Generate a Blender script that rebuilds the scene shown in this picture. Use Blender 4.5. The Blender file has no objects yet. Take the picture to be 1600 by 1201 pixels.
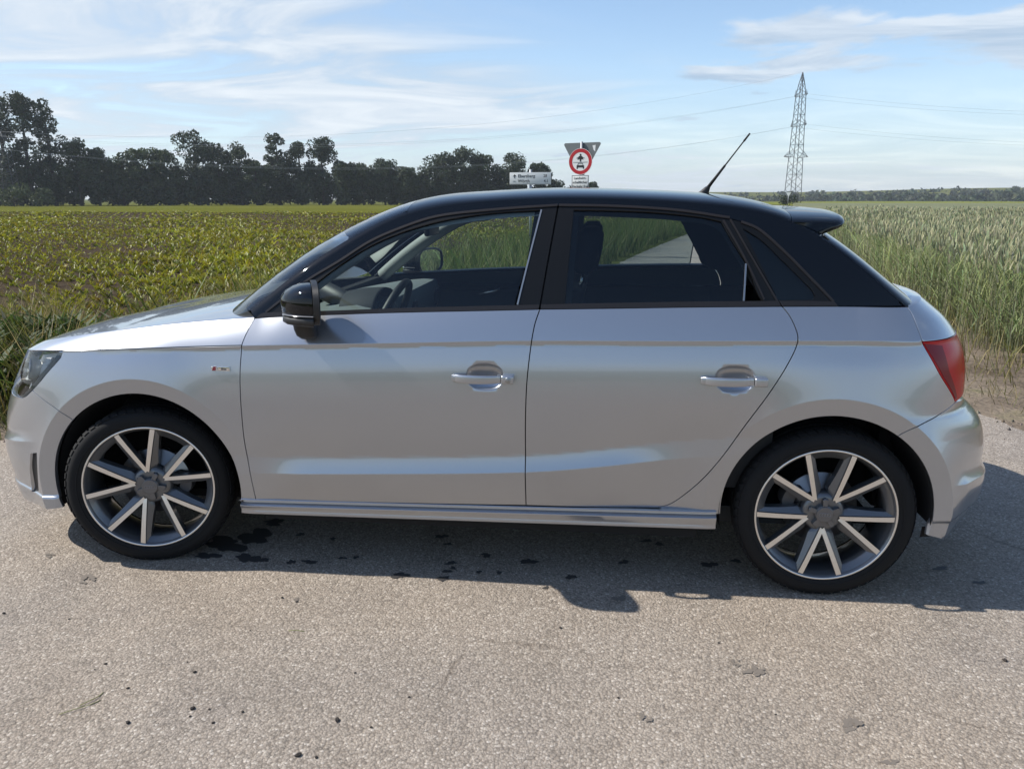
import bpy, bmesh, math, random
import numpy as np
from mathutils import Vector, Matrix, Euler
from mathutils.geometry import delaunay_2d_cdt
random.seed(11); rng = np.random.default_rng(11)
S = bpy.context.scene; COL = S.collection
R_ = math.radians

# ================================================================ camera, sky, sun, exposure
cam_d = bpy.data.cameras.new('camera'); cam = bpy.data.objects.new('camera', cam_d); COL.objects.link(cam); S.camera = cam
cam.location = (1.6621, -3.4177, 1.3627)
cam.rotation_euler = (math.pi/2-0.2355, 0, 0.1082)
cam_d.sensor_width = 36; cam_d.lens = 36*1206.3/1600; cam_d.clip_start = .05; cam_d.clip_end = 6000

SUN_EL = R_(45.3); SUN_DIR = Vector((-math.cos(SUN_EL)*.9992, -math.cos(SUN_EL)*.004, math.sin(SUN_EL))).normalized()
W = bpy.data.worlds.new('World'); S.world = W; W.use_nodes = True
def build_world():
    nt = W.node_tree; N = nt.nodes; L = nt.links; N.clear()
    out = N.new('ShaderNodeOutputWorld'); bg = N.new('ShaderNodeBackground'); bg.inputs['Strength'].default_value = .105
    sky = N.new('ShaderNodeTexSky'); sky.sky_type = 'NISHITA'; sky.sun_disc = False
    sky.sun_elevation = SUN_EL; sky.sun_rotation = math.atan2(SUN_DIR.x, SUN_DIR.y)
    sky.air_density = 1.0; sky.dust_density = .35; sky.ozone_density = 1.5; sky.altitude = 450
    tc = N.new('ShaderNodeTexCoord'); sep = N.new('ShaderNodeSeparateXYZ'); L.new(tc.outputs['Generated'], sep.inputs[0])
    # direction -> flat cloud layer overhead
    mz = N.new('ShaderNodeMath'); mz.operation = 'MAXIMUM'; mz.inputs[1].default_value = 0.0; L.new(sep.outputs[2], mz.inputs[0])
    az = N.new('ShaderNodeMath'); az.operation = 'ADD'; az.inputs[1].default_value = .10; L.new(mz.outputs[0], az.inputs[0])
    dx = N.new('ShaderNodeMath'); dx.operation = 'DIVIDE'; L.new(sep.outputs[0], dx.inputs[0]); L.new(az.outputs[0], dx.inputs[1])
    dy = N.new('ShaderNodeMath'); dy.operation = 'DIVIDE'; L.new(sep.outputs[1], dy.inputs[0]); L.new(az.outputs[0], dy.inputs[1])
    cb = N.new('ShaderNodeCombineXYZ'); L.new(dx.outputs[0], cb.inputs[0]); L.new(dy.outputs[0], cb.inputs[1])
    def noise(scale, detail, rough, off, dist=0.0, sx=1.0, rz=0.0):
        mp = N.new('ShaderNodeMapping'); mp.inputs['Location'].default_value = off; mp.inputs['Scale'].default_value = (sx, 1, 1); mp.inputs['Rotation'].default_value = (0, 0, rz)
        n = N.new('ShaderNodeTexNoise'); n.inputs['Scale'].default_value = scale; n.inputs['Detail'].default_value = detail
        n.inputs['Roughness'].default_value = rough; n.inputs['Distortion'].default_value = dist
        L.new(cb.outputs[0], mp.inputs[0]); L.new(mp.outputs[0], n.inputs['Vector']); return n.outputs['Fac']
    def ramp(x, a, b):
        m = N.new('ShaderNodeMapRange'); m.interpolation_type = 'SMOOTHSTEP'; m.inputs['From Min'].default_value = a; m.inputs['From Max'].default_value = b; L.new(x, m.inputs['Value']); return m.outputs[0]
    def math2(op, a, b):
        m = N.new('ShaderNodeMath'); m.operation = op; m.use_clamp = (op != 'MULTIPLY_ADD')
        for i, v in enumerate((a, b)):
            if isinstance(v, (int, float)): m.inputs[i].default_value = v
            else: L.new(v, m.inputs[i])
        return m.outputs[0]
    big = noise(.34, 4, .52, CLOUD_OFF[0], .3, .55, .35)        # sheets
    fine = noise(1.5, 8, .62, CLOUD_OFF[1], .9, .6, .25)        # fibres inside them
    puff = noise(1.15, 7, .56, CLOUD_OFF[2], .25, 1, 0)         # small cumulus
    def madd(a, k, c):
        m = N.new('ShaderNodeMath'); m.operation = 'MULTIPLY_ADD'; m.inputs[1].default_value = k
        L.new(a, m.inputs[0])
        if isinstance(c, (int, float)): m.inputs[2].default_value = c
        else: L.new(c, m.inputs[2])
        return m.outputs[0]
    # more sheet cloud low down and towards the sun's side, clearer overhead
    bias = madd(mz.outputs[0], -1.0, madd(sep.outputs[0], -.36, .17)); bc = N.new('ShaderNodeClamp'); bc.inputs['Min'].default_value = -.14; bc.inputs['Max'].default_value = .20; L.new(bias, bc.inputs['Value'])
    bsum = N.new('ShaderNodeMath'); bsum.operation = 'ADD'; L.new(big, bsum.inputs[0]); L.new(bc.outputs[0], bsum.inputs[1])
    sheet = math2('MULTIPLY', ramp(bsum.outputs[0], .43, .66), ramp(fine, .22, .62))
    # a bank of cumulus low over the side away from the sun
    w1 = math2('MULTIPLY', ramp(mz.outputs[0], .115, .155), ramp(mz.outputs[0], .225, .175)); w2 = math2('MULTIPLY', w1, ramp(sep.outputs[0], .02, .22))
    cum = math2('MULTIPLY', ramp(madd(w2, .20, puff), .60, .70), .85)
    cov = math2('MAXIMUM', math2('MULTIPLY', sheet, .92), cum)
    hz = N.new('ShaderNodeMapRange'); hz.inputs['From Min'].default_value = .0; hz.inputs['From Max'].default_value = .16; hz.inputs['To Min'].default_value = .75; hz.inputs['To Max'].default_value = 0
    L.new(mz.outputs[0], hz.inputs['Value'])
    cov2 = math2('MAXIMUM', cov, hz.outputs[0])
    cc = N.new('ShaderNodeMixRGB'); cc.inputs[1].default_value = (2.5, 3.2, 4.1, 1); cc.inputs[2].default_value = (5.0, 5.3, 5.6, 1)
    L.new(ramp(fine, .35, .75), cc.inputs[0])
    mx = N.new('ShaderNodeMixRGB'); L.new(cov2, mx.inputs[0]); L.new(sky.outputs[0], mx.inputs[1]); L.new(cc.outputs[0], mx.inputs[2])
    L.new(mx.outputs[0], bg.inputs['Color']); L.new(bg.outputs[0], out.inputs[0])
CLOUD_OFF = [(2.3, 1.1, 0), (0, 0, 3.0), (7.7, 3.1, 1.0)]
build_world()

sun_d = bpy.data.lights.new('sun', 'SUN'); sun = bpy.data.objects.new('sun', sun_d); COL.objects.link(sun)
sun_d.energy = 3.6; sun_d.angle = R_(.53); sun_d.color = (1.0, .955, .88)
sun.rotation_euler = (-SUN_DIR).to_track_quat('-Z', 'Y').to_euler()
S.view_settings.view_transform = 'Standard'; S.view_settings.look = 'None'; S.view_settings.gamma = 1; S.view_settings.use_curve_mapping = False
S.view_settings.exposure = 0.78
S.cycles.max_bounces = 8; S.cycles.transparent_max_bounces = 16; S.cycles.glossy_bounces = 4; S.cycles.transmission_bounces = 6
S.cycles.caustics_reflective = False; S.cycles.caustics_refractive = False
# ---------------------------------------------------------------- camera numbers (metres, car frame: x to the rear, y away from camera, z up)
CF = 1206.3; CC = np.array([1.6621, -3.4177, 1.3627]); CYAW = -0.1082; CPIT = 0.2355
FW = np.array([math.sin(CYAW)*math.cos(CPIT), math.cos(CYAW)*math.cos(CPIT), -math.sin(CPIT)])
RT = np.array([math.cos(CYAW), -math.sin(CYAW), 0.0]); DN = -np.cross(RT, FW)
def project(P):
    P = np.asarray(P, float)-CC; Z = P@FW
    return np.stack([800+CF*(P@RT)/Z, 600.5+CF*(P@DN)/Z], -1)
def ray(px, py): return FW+RT*(px-800)/CF+DN*(py-600.5)/CF
def on_y(px, py, y): d = ray(px, py); return CC+d*((y-CC[1])/d[1])
def on_z(px, py, z=0.0): d = ray(px, py); return CC+d*((z-CC[2])/d[2])
def at_dist(px, py, D): d = ray(px, py); return CC+d*(D/math.hypot(d[0], d[1]))

# ---------------------------------------------------------------- 1-D tables
def table(pts):
    """monotone cubic (PCHIP) through (x, v) pairs, flat beyond the ends"""
    xs = np.array([p[0] for p in pts], float); ys = np.array([p[1] for p in pts], float)
    h = np.diff(xs); d = np.diff(ys)/h; m = np.zeros(len(xs)); m[0] = d[0]; m[-1] = d[-1]
    for i in range(1, len(xs)-1):
        if d[i-1]*d[i] > 0:
            w1 = 2*h[i]+h[i-1]; w2 = h[i]+2*h[i-1]; m[i] = (w1+w2)/(w1/d[i-1]+w2/d[i])
    def f(x):
        x = np.clip(np.asarray(x, float), xs[0], xs[-1]); i = np.clip(np.searchsorted(xs, x, 'right')-1, 0, len(h)-1)
        t = (x-xs[i])/h[i]; t2 = t*t; t3 = t2*t
        return (2*t3-3*t2+1)*ys[i]+(t3-2*t2+t)*h[i]*m[i]+(-2*t3+3*t2)*ys[i+1]+(t3-t2)*h[i]*m[i+1]
    return f
def sstep(a, b, x): t = np.clip((x-a)/(b-a), 0, 1); return t*t*(3-2*t)

# ---------------------------------------------------------------- body side surface
XF, XR = -0.12, 2.52             # where the plan view starts to round towards nose and tail
LF, LR = 1.30, 1.335              # arc length given to each corner
NF, NR = 3.5, 3.2
z_torn = table([(-1.3,.745),(-.75,.775),(-.45,.808),(-.35,.817),(0,.836),(.467,.859),(.94,.878),(1.46,.897),(1.9,.904),(2.32,.911),(2.7,.916),(3.54,.925)])
z_belt = table([(-.5,.95),(.46,.952),(.56,.961),(1.02,.984),(1.47,1.002),(1.9,1.012),(2.27,1.02),(2.68,1.027),(3.5,1.035)])
z_low = table([(.3,.375),(.48,.383),(.92,.403),(1.43,.43),(1.97,.497),(2.2,.52)])
w_torn = table([(-.2,.822),(.2,.834),(.6,.845),(1.2,.852),(1.8,.850),(2.2,.842),(2.55,.828)])
w_belt = table([(-.2,.77),(.45,.775),(.8,.795),(1.4,.808),(2.0,.798),(2.4,.775),(2.6,.758)])
def w_base(x, z):
    """half width of the body at station x and height z (without the wheel-arch flares)"""
    zt = z_torn(x); wt = w_torn(x); zb = z_belt(x); wb = w_belt(x); zl = z_low(x)
    zm = zt-.185                                   # widest point of the door
    wm = wt+.0190
    amp = sstep(.38, .62, x)*(1-sstep(1.72, 2.1, x))
    # below the shoulder line: small undercut then the bulge
    u = (zt-z)
    top = wt-.0026*sstep(0, .012, u)*(1-sstep(.014, .10, u))+(wm-wt)*(1-(1-np.clip((u-.012)/.173, 0, 1))**2)
    # lower door: tucks in, then an up-facing band above a crease, then under
    v = np.clip((zm-z)/np.maximum(zm-(zl+.062), .05), 0, 1)
    mid = wm-.0225*v**1.6
    t = np.clip((zl+.062-z)/.062, 0, 1)
    band = wm-.0225+amp*.016*(t**1.3)
    und = np.clip((zl-z)/.12, 0, 2)
    low = wm-.0225+amp*.016-(.012+amp*.012)*und**1.15
    w = np.where(z > zm, top, np.where(z > zl+.062, mid, np.where(z > zl, band, low)))
    # shoulder above the line
    k = np.clip((z-zt)/np.maximum(zb-zt, .02), 0, 1.4)
    sh = wt+(wb-wt)*(k*.86+.14*k*k)
    return np.where(z > zt, sh, w)
ARF = (0.008, .318, .356); ARR = (2.462, .318, .347)      # arch centres and radii
def flare(x, z):
    out = np.zeros(np.broadcast(x, z).shape)
    for (ax, az, r0), wl, b in ((ARF, .868, .056), (ARR, .870, .060)):
        dx = x-ax; dz = z-az; r = np.hypot(dx, dz)
        f = np.where(r < r0+b, wl-.010*(r0+b-r)/b, wl)
        t = np.clip((r-r0-b)/.20, 0, 1); S = (1-t)**2
        side = 1-.75*sstep(.10, .36, dx)*(1 if ax < 1 else 0)-.75*sstep(-.10, -.36, dx)*(1 if ax > 1 else 0)
        S = S*side
        base = w_base(np.clip(x, XF, XR), z)
        out = out+np.where(z < z_torn(x)+.001, np.maximum(0, f-base)*S, 0)
    return out
x_nose = table([(.12,-.75),(.18,-.785),(.24,-.803),(.34,-.804),(.44,-.80),(.48,-.796),(.54,-.776),(.60,-.745),(.66,-.711),(.72,-.672),(.78,-.635),(.84,-.60)])
x_tail = table([(.12,3.0),(.2,3.09),(.26,3.14),(.32,3.155),(.37,3.152),(.41,3.146),(.48,3.147),(.54,3.136),(.58,3.122),(.62,3.09),(.645,3.06),(.67,3.03),(.72,3.026),(.78,3.022),(.84,3.01),(.9,2.981),(.96,2.935),(1.01,2.873),(1.05,2.82)])
HANDLES = [(-1,-1)]
def shelf(s, z):
    """pressed ledges of the front and rear bumper, lip at the bottom, dished recesses behind the door handles"""
    f = sstep(-.37, -.56, s); zc = .470-.13*np.clip((-.41-s), 0, .30)
    up = np.clip((zc+.045-z)/.045, 0, 1)**1.6
    d = f*.016*np.where(z > zc, up, 1-.9*sstep(zc, zc-.20, z))
    f2 = sstep(-.33, -.36, s)
    d = d+f2*.007*sstep(.262, .255, z)*(1-sstep(-.42, -.5, s)*.3)
    r = sstep(2.85, 2.95, s); zr = .424-.06*np.clip(s-2.85, 0, .4)
    up = np.clip((zr+.05-z)/.05, 0, 1)**1.7
    d = d+r*.020*np.where(z > zr, up, 1-.8*sstep(zr, zr-.16, z))
    d = d-sstep(2.80, 2.82, s)*.006*sstep(.300, .292, z)
    for (hx, hz) in HANDLES:
        e = (np.abs((s-hx)/.066)**2.6+np.abs((z-hz)/.045)**2.6)
        d = d-.026*np.clip(1-e, 0, 1)**.75
    return d
def body(s, z):
    """(s, z) -> x, y (negative: camera side), z"""
    s = np.asarray(s, float); z = np.asarray(z, float); s, z = np.broadcast_arrays(s, z)
    xs = np.clip(s, XF, XR); W = w_base(xs, z); fl = flare(s, z)+shelf(s, z)
    th = np.where(s < XF, (XF-s)/LF, np.where(s > XR, (s-XR)/LR, 0))*math.pi/2; th = np.clip(th, 0, math.pi/2)
    a = np.where(s < XF, XF-x_nose(z), np.where(s > XR, x_tail(z)-XR, 1.0))
    n = np.where(s < XF, NF, NR)
    c = np.cos(th); sn = np.sin(th)
    r = ((np.abs(c)/W)**n+(np.abs(sn)/a)**n)**(-1/n)
    w = r*c+fl*c; dx = r*sn+fl*sn
    x = np.where(s < XF, XF-dx, np.where(s > XR, XR+dx, s))
    return np.stack([x, -w, z], -1)

# ---------------------------------------------------------------- greenhouse side sheet
wg0 = table([(.3,.745),(.45,.762),(.8,.788),(1.4,.803),(2.0,.792),(2.4,.768),(2.7,.735),(2.95,.69)])
def side(x, z):
    x = np.asarray(x, float); z = np.asarray(z, float); x, z = np.broadcast_arrays(x, z)
    k = (z-z_belt(x))/.36
    w = wg0(x)-.125*k-.062*k*np.abs(k)
    return np.stack([x, -w, z], -1)
# ================================================================ object helpers
def mesh_obj(name, me, mat=None, parent=None):
    o = bpy.data.objects.new(name, me); COL.objects.link(o)
    if mat is not None: me.materials.append(mat)
    if parent is not None: o.parent = parent
    return o
def tag(o, label=None, cat=None, group=None, kind=None):
    if label: o['label'] = label
    if cat: o['category'] = cat
    if group: o['group'] = group
    if kind: o['kind'] = kind
    return o
def empty(name, loc=(0, 0, 0), rz=0):
    o = bpy.data.objects.new(name, None); COL.objects.link(o); o.location = loc; o.rotation_euler = (0, 0, rz); o.empty_display_size = .1; return o
def from_np(name, V, F, smooth=True):
    me = bpy.data.meshes.new(name); me.from_pydata([tuple(v) for v in V], [], [tuple(f) for f in F])
    if smooth: me.polygons.foreach_set('use_smooth', [True]*len(me.polygons))
    me.update(); return me
def copy_tree(o, parent=None):
    c = o.copy(); COL.objects.link(c); c.parent = parent
    for ch in list(o.children): copy_tree(ch, c)
    return c
class MB:
    """collects simple solids into ONE mesh"""
    def __init__(s): s.V = []; s.F = []; s.sm = []
    def add(s, V, F, smooth=False):
        b = len(s.V); s.V += [tuple(map(float, v)) for v in V]; s.F += [tuple(i+b for i in f) for f in F]; s.sm += [smooth]*len(F); return s
    def box(s, c, size, rot=None, bev=0):
        bm = bmesh.new(); bmesh.ops.create_cube(bm, size=1); bmesh.ops.scale(bm, vec=size, verts=bm.verts)
        if bev: bmesh.ops.bevel(bm, geom=bm.edges, offset=bev, segments=2, profile=.6, affect='EDGES')
        M = Matrix.Translation(c)
        if rot is not None: M = M@Euler(rot).to_matrix().to_4x4()
        bm.transform(M); bm.verts.ensure_lookup_table(); s.bm(bm, bev > 0); return s
    def bm(s, bm, smooth=False):
        bm.verts.index_update(); s.add([v.co[:] for v in bm.verts], [[v.index for v in f.verts] for f in bm.faces], smooth); bm.free(); return s
    def tube(s, pts, r, seg=8, cap=True, smooth=True):
        pts = [Vector(p) for p in pts]; n = len(pts); rs = r if hasattr(r, '__len__') else [r]*n
        V = []; F = []; prev = None
        for i, p in enumerate(pts):
            t = (pts[min(i+1, n-1)]-pts[max(i-1, 0)]).normalized()
            if prev is None: a = t.orthogonal().normalized()
            else: a = (prev-t*prev.dot(t)).normalized()
            prev = a; b = t.cross(a)
            for k in range(seg):
                an = 2*math.pi*k/seg; V.append(p+(a*math.cos(an)+b*math.sin(an))*rs[i])
        for i in range(n-1):
            for k in range(seg): F.append((i*seg+k, i*seg+(k+1) % seg, (i+1)*seg+(k+1) % seg, (i+1)*seg+k))
        if cap: F.append(tuple(range(seg-1, -1, -1))); F.append(tuple((n-1)*seg+k for k in range(seg)))
        return s.add(V, F, smooth)
    def lathe(s, prof, seg=48, axis='y', c=(0, 0, 0), a0=0, a1=2*math.pi, smooth=True, close=True):
        """prof: (radius, offset along axis)"""
        full = close and abs(a1-a0-2*math.pi) < 1e-6; m = seg if full else seg+1; V = []; F = []
        for (r, h) in prof:
            for k in range(m):
                a = a0+(a1-a0)*k/seg; ca, sa = math.cos(a)*r, math.sin(a)*r
                V.append({'y': (c[0]+ca, c[1]+h, c[2]+sa), 'z': (c[0]+ca, c[1]+sa, c[2]+h), 'x': (c[0]+h, c[1]+ca, c[2]+sa)}[axis])
        for i in range(len(prof)-1):
            for k in range(seg):
                k2 = (k+1) % m if full else k+1
                F.append((i*m+k, i*m+k2, (i+1)*m+k2, (i+1)*m+k))
        return s.add(V, F, smooth)
    def loft(s, rings, closed=True, cap=True, smooth=True):
        m = len(rings[0]); V = [p for r in rings for p in r]; F = []
        for i in range(len(rings)-1):
            for k in range(m if closed else m-1): F.append((i*m+k, i*m+(k+1) % m, (i+1)*m+(k+1) % m, (i+1)*m+k))
        if cap and closed: F.append(tuple(range(m-1, -1, -1))); F.append(tuple((len(rings)-1)*m+k for k in range(m)))
        return s.add(V, F, smooth)
    def prism(s, poly, a, b, axis='y', smooth=False):
        """poly in the plane across axis, between a and b on the axis"""
        def P(u, v, h): return {'y': (u, h, v), 'x': (h, u, v), 'z': (u, v, h)}[axis]
        m = len(poly); V = [P(u, v, a) for u, v in poly]+[P(u, v, b) for u, v in poly]
        F = [tuple(range(m)), tuple(range(2*m-1, m-1, -1))]+[(k, m+k, m+(k+1) % m, (k+1) % m) for k in range(m)]
        return s.add(V, F, smooth)
    def build(s, name, mat, parent=None, mirror=False, recalc=True, weld=0, autosmooth=None, subsurf=0):
        V = [(x, -y, z) for x, y, z in s.V] if mirror else s.V
        me = bpy.data.meshes.new(name); me.from_pydata(V, [], s.F); me.polygons.foreach_set('use_smooth', s.sm)
        bm = bmesh.new(); bm.from_mesh(me)
        if weld: bmesh.ops.remove_doubles(bm, verts=bm.verts, dist=weld)
        if recalc: bmesh.ops.recalc_face_normals(bm, faces=bm.faces)
        bm.to_mesh(me); bm.free()
        if autosmooth: me.set_sharp_from_angle(angle=R_(autosmooth))
        me.update(); o = mesh_obj(name, me, mat, parent)
        if subsurf:
            m = o.modifiers.new('sub', 'SUBSURF'); m.levels = subsurf; m.render_levels = subsurf
        return o

# ---------------------------------------------------------------- sheet panels
def resample(pts, step, smooth=True):
    """polyline -> dense polyline; Catmull-Rom if smooth"""
    P = [np.array(p, float) for p in pts]
    if smooth and len(P) > 2:
        Q = [2*P[0]-P[1]]+P+[2*P[-1]-P[-2]]; out = []
        for i in range(1, len(Q)-2):
            p0, p1, p2, p3 = Q[i-1], Q[i], Q[i+1], Q[i+2]; n = max(1, int(np.linalg.norm(p2-p1)/step))
            d1 = np.linalg.norm(p1-p0)**.5+1e-9; d2 = np.linalg.norm(p2-p1)**.5+1e-9; d3 = np.linalg.norm(p3-p2)**.5+1e-9
            m1 = (p1-p0)/d1-(p2-p0)/(d1+d2)+(p2-p1)/d2; m2 = (p2-p1)/d2-(p3-p1)/(d2+d3)+(p3-p2)/d3; m1 *= d2; m2 *= d2
            for k in range(n):
                t = k/n; out.append((2*t**3-3*t*t+1)*p1+(t**3-2*t*t+t)*m1+(-2*t**3+3*t*t)*p2+(t**3-t*t)*m2)
        out.append(P[-1]); return out
    out = []
    for a, b in zip(P[:-1], P[1:]):
        n = max(1, int(np.linalg.norm(b-a)/step)); out += [a+(b-a)*k/n for k in range(n)]
    return out+[P[-1]]
def inside(poly, pts):
    poly = np.asarray(poly); x, y = pts[:, 0], pts[:, 1]; r = np.zeros(len(pts), bool); j = len(poly)-1
    for i in range(len(poly)):
        xi, yi = poly[i]; xj, yj = poly[j]
        c = ((yi > y) != (yj > y)) & (x < (xj-xi)*(y-yi)/(yj-yi+1e-15)+xi); r ^= c; j = i
    return r
def seg_dist(poly, pts):
    d = np.full(len(pts), 1e9); A = np.asarray(poly); B = np.roll(A, -1, 0)
    for a, b in zip(A, B):
        v = b-a; t = np.clip(((pts-a)@v)/(v@v+1e-15), 0, 1); d = np.minimum(d, np.hypot(*(pts-a-t[:, None]*v).T))
    return d
def clean(poly, eps=1e-4):
    out = []
    for p in poly:
        if not out or np.linalg.norm(p-out[-1]) > eps: out.append(np.asarray(p, float))
    if np.linalg.norm(out[0]-out[-1]) < eps: out.pop()
    return out
def inset_poly(poly, d, fixed=None):
    A = np.array(poly); n = len(A); area = .5*np.sum(A[:, 0]*np.roll(A[:, 1], -1)-np.roll(A[:, 0], -1)*A[:, 1]); sg = 1 if area > 0 else -1
    E = np.roll(A, -1, 0)-A; L = np.hypot(E[:, 0], E[:, 1])[:, None]+1e-12; T = E/L; Nn = np.stack([-T[:, 1], T[:, 0]], -1)*sg
    N1 = np.roll(Nn, 1, 0); b = Nn+N1; bl = np.maximum((b*b).sum(1, keepdims=True), .35); off = b*2/bl*d*1.0
    out = A+off*.5*2/2
    if fixed is not None:
        for i in range(n):
            if fixed(*A[i]): out[i] = A[i]+np.array(fixed(*A[i]))*off[i]
    return [p for p in out]
def surf_normal(surf, uv, e=.0012):
    a = surf(uv[:, 0]+e, uv[:, 1])-surf(uv[:, 0]-e, uv[:, 1]); b = surf(uv[:, 0], uv[:, 1]+e)-surf(uv[:, 0], uv[:, 1]-e)
    n = np.cross(a, b); l = np.linalg.norm(n, axis=1, keepdims=True); return n/np.maximum(l, 1e-12)
def panel(name, surf, outline, mat, parent=None, step=(.012, .010), feats=(), holes=(), inset=.0037, flange=.008, sign=1,
          mirror_half=None, side_mirror=False, offset=0.0, thick=None, fixed=None):
    """cut `outline` out of a parametric sheet; analytic normals, turned-in edges. mirror_half: predicate (u,v)->on centre line, joins the mirrored half"""
    outline = clean(outline)
    if inset: outline = clean(inset_poly(outline, inset, fixed))
    O = np.array(outline); st = np.array(step)
    lo, hi = O.min(0), O.max(0)
    gu, gv = np.meshgrid(np.arange(lo[0]+st[0]*.5, hi[0], st[0]), np.arange(lo[1]+st[1]*.5, hi[1], st[1]))
    gu = gu+np.where(np.arange(gu.shape[0]) % 2, st[0]*.5, 0)[:, None]*0
    G = np.stack([gu.ravel(), gv.ravel()], -1)
    if len(G): G = G[inside(O, G)]
    if len(G): G = G[seg_dist(O, G) > .45*min(step)]
    pts = [tuple(p) for p in O]; edges = [(i, (i+1) % len(O)) for i in range(len(O))]
    H = []
    for h in holes:
        h = clean(h); H.append(np.array(h)); b = len(pts); pts += [tuple(p) for p in h]; edges += [(b+i, b+(i+1) % len(h)) for i in range(len(h))]
    for f in feats:
        f = np.array(f); ok = inside(O, f) & (seg_dist(O, f) > .0015); 
        if len(G):
            d = np.full(len(G), 1e9)
            for a, b2 in zip(f[:-1], f[1:]):
                v = b2-a; t = np.clip(((G-a)@v)/(v@v+1e-15), 0, 1); d = np.minimum(d, np.hypot(*(G-a-t[:, None]*v).T))
            G = G[d > .35*min(step)]
        prev = None
        for k in range(len(f)):
            if ok[k]:
                pts.append(tuple(f[k])); cur = len(pts)-1
                if prev is not None: edges.append((prev, cur))
                prev = cur
            else: prev = None
    for h in H:
        if len(G): G = G[~inside(h, G)]
        if len(G): G = G[seg_dist(h, G) > .4*min(step)]
    pts += [tuple(p) for p in G]
    r = delaunay_2d_cdt([Vector(p) for p in pts], edges, [], 1, 1e-7)
    UV = np.array([tuple(v) for v in r[0]]); T = np.array([tuple(f) for f in r[2] if len(f) == 3], int)
    cen = UV[T].mean(1); keep = inside(O, cen)
    for h in H: keep &= ~inside(h, cen)
    T = T[keep]
    used = np.unique(T); mp = -np.ones(len(UV), int); mp[used] = np.arange(len(used)); UV = UV[used]; T = mp[T]
    Nn = surf_normal(surf, UV)*sign; P = surf(UV[:, 0], UV[:, 1])+Nn*offset
    # face winding follows the normal
    fn = np.cross(P[T[:, 1]]-P[T[:, 0]], P[T[:, 2]]-P[T[:, 0]]); flip = (fn*Nn[T].mean(1)).sum(1) < 0; T[flip] = T[flip][:, ::-1]
    # boundary edges -> turned-in flange
    from collections import Counter
    ec = Counter(); ed = {}
    for t in T:
        for a, b in ((t[0], t[1]), (t[1], t[2]), (t[2], t[0])):
            k = (min(a, b), max(a, b)); ec[k] += 1; ed[k] = (a, b)
    V = [tuple(p) for p in P]; F = [tuple(t) for t in T]; LN = [tuple(Nn[i]) for t in T for i in t]
    if flange:
        for k, c in ec.items():
            if c != 1: continue
            a, b = ed[k]
            if mirror_half and mirror_half(*UV[a]) and mirror_half(*UV[b]): continue
            e = P[b]-P[a]; o = np.cross(e, Nn[a]); o = o/(np.linalg.norm(o)+1e-12)
            i = len(V); V += [tuple(P[a]), tuple(P[b]), tuple(P[b]-Nn[b]*flange), tuple(P[a]-Nn[a]*flange)]
            F.append((i+1, i, i+3, i+2))
            na = Nn[a]*.55+o*.85; nb = Nn[b]*.55+o*.85; LN += [tuple(nb/np.linalg.norm(nb)), tuple(na/np.linalg.norm(na)), tuple(o), tuple(o)]
    if mirror_half:
        n0 = len(V); V += [(x, -y, z) for x, y, z in V]; F2 = []; LN2 = []; li = 0
        for f in F:
            m = len(f); ln = LN[li:li+m]; li += m
            F2.append(tuple(i+n0 for i in reversed(f))); LN2 += [(x, -y, z) for x, y, z in reversed(ln)]
        F += F2; LN += LN2
    if side_mirror:
        V = [(x, -y, z) for x, y, z in V]; F2 = []; LN2 = []; li = 0
        for f in F:
            m = len(f); ln = LN[li:li+m]; li += m; F2.append(tuple(reversed(f))); LN2 += [(x, -y, z) for x, y, z in reversed(ln)]
        F, LN = F2, LN2
    me = bpy.data.meshes.new(name); me.from_pydata(V, [], F); me.polygons.foreach_set('use_smooth', [True]*len(F)); me.update()
    me.normals_split_custom_set(LN)
    return mesh_obj(name, me, mat, parent)
def inverse(surf, urange, vrange, nu=260, nv=120, side_ok=True):
    """pixel -> (u, v) on a sheet, by looking up where the sheet is seen"""
    U, Vv = np.meshgrid(np.linspace(*urange, nu), np.linspace(*vrange, nv)); P = surf(U.ravel(), Vv.ravel())
    N0 = surf_normal(surf, np.stack([U.ravel(), Vv.ravel()], -1)); d = CC-P
    if np.median((N0*np.array([0, -1., .2])).sum(1)) < 0: N0 = -N0
    vis = (N0*d).sum(1) > 0; Q = project(P); UVg = np.stack([U.ravel(), Vv.ravel()], -1)
    def inv(px, py):
        dd = (Q[:, 0]-px)**2+(Q[:, 1]-py)**2; dd = np.where(vis, dd, dd+400); uv = UVg[dd.argmin()].copy()
        for _ in range(12):
            e = 1e-4; b = np.array([uv, uv+[e, 0], uv+[0, e]]); q = project(surf(b[:, 0], b[:, 1])); J = np.stack([(q[1]-q[0])/e, (q[2]-q[0])/e], -1)
            try: stp = np.linalg.solve(J+np.eye(2)*1e-6, np.array([px, py])-q[0])
            except Exception: break
            l = np.linalg.norm(stp); stp = stp*min(1, .03/(l+1e-12)); uv = uv+stp
            if l < 1e-6: break
        uv[0] = np.clip(uv[0], *urange); uv[1] = np.clip(uv[1], *vrange); return uv
    return inv

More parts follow.
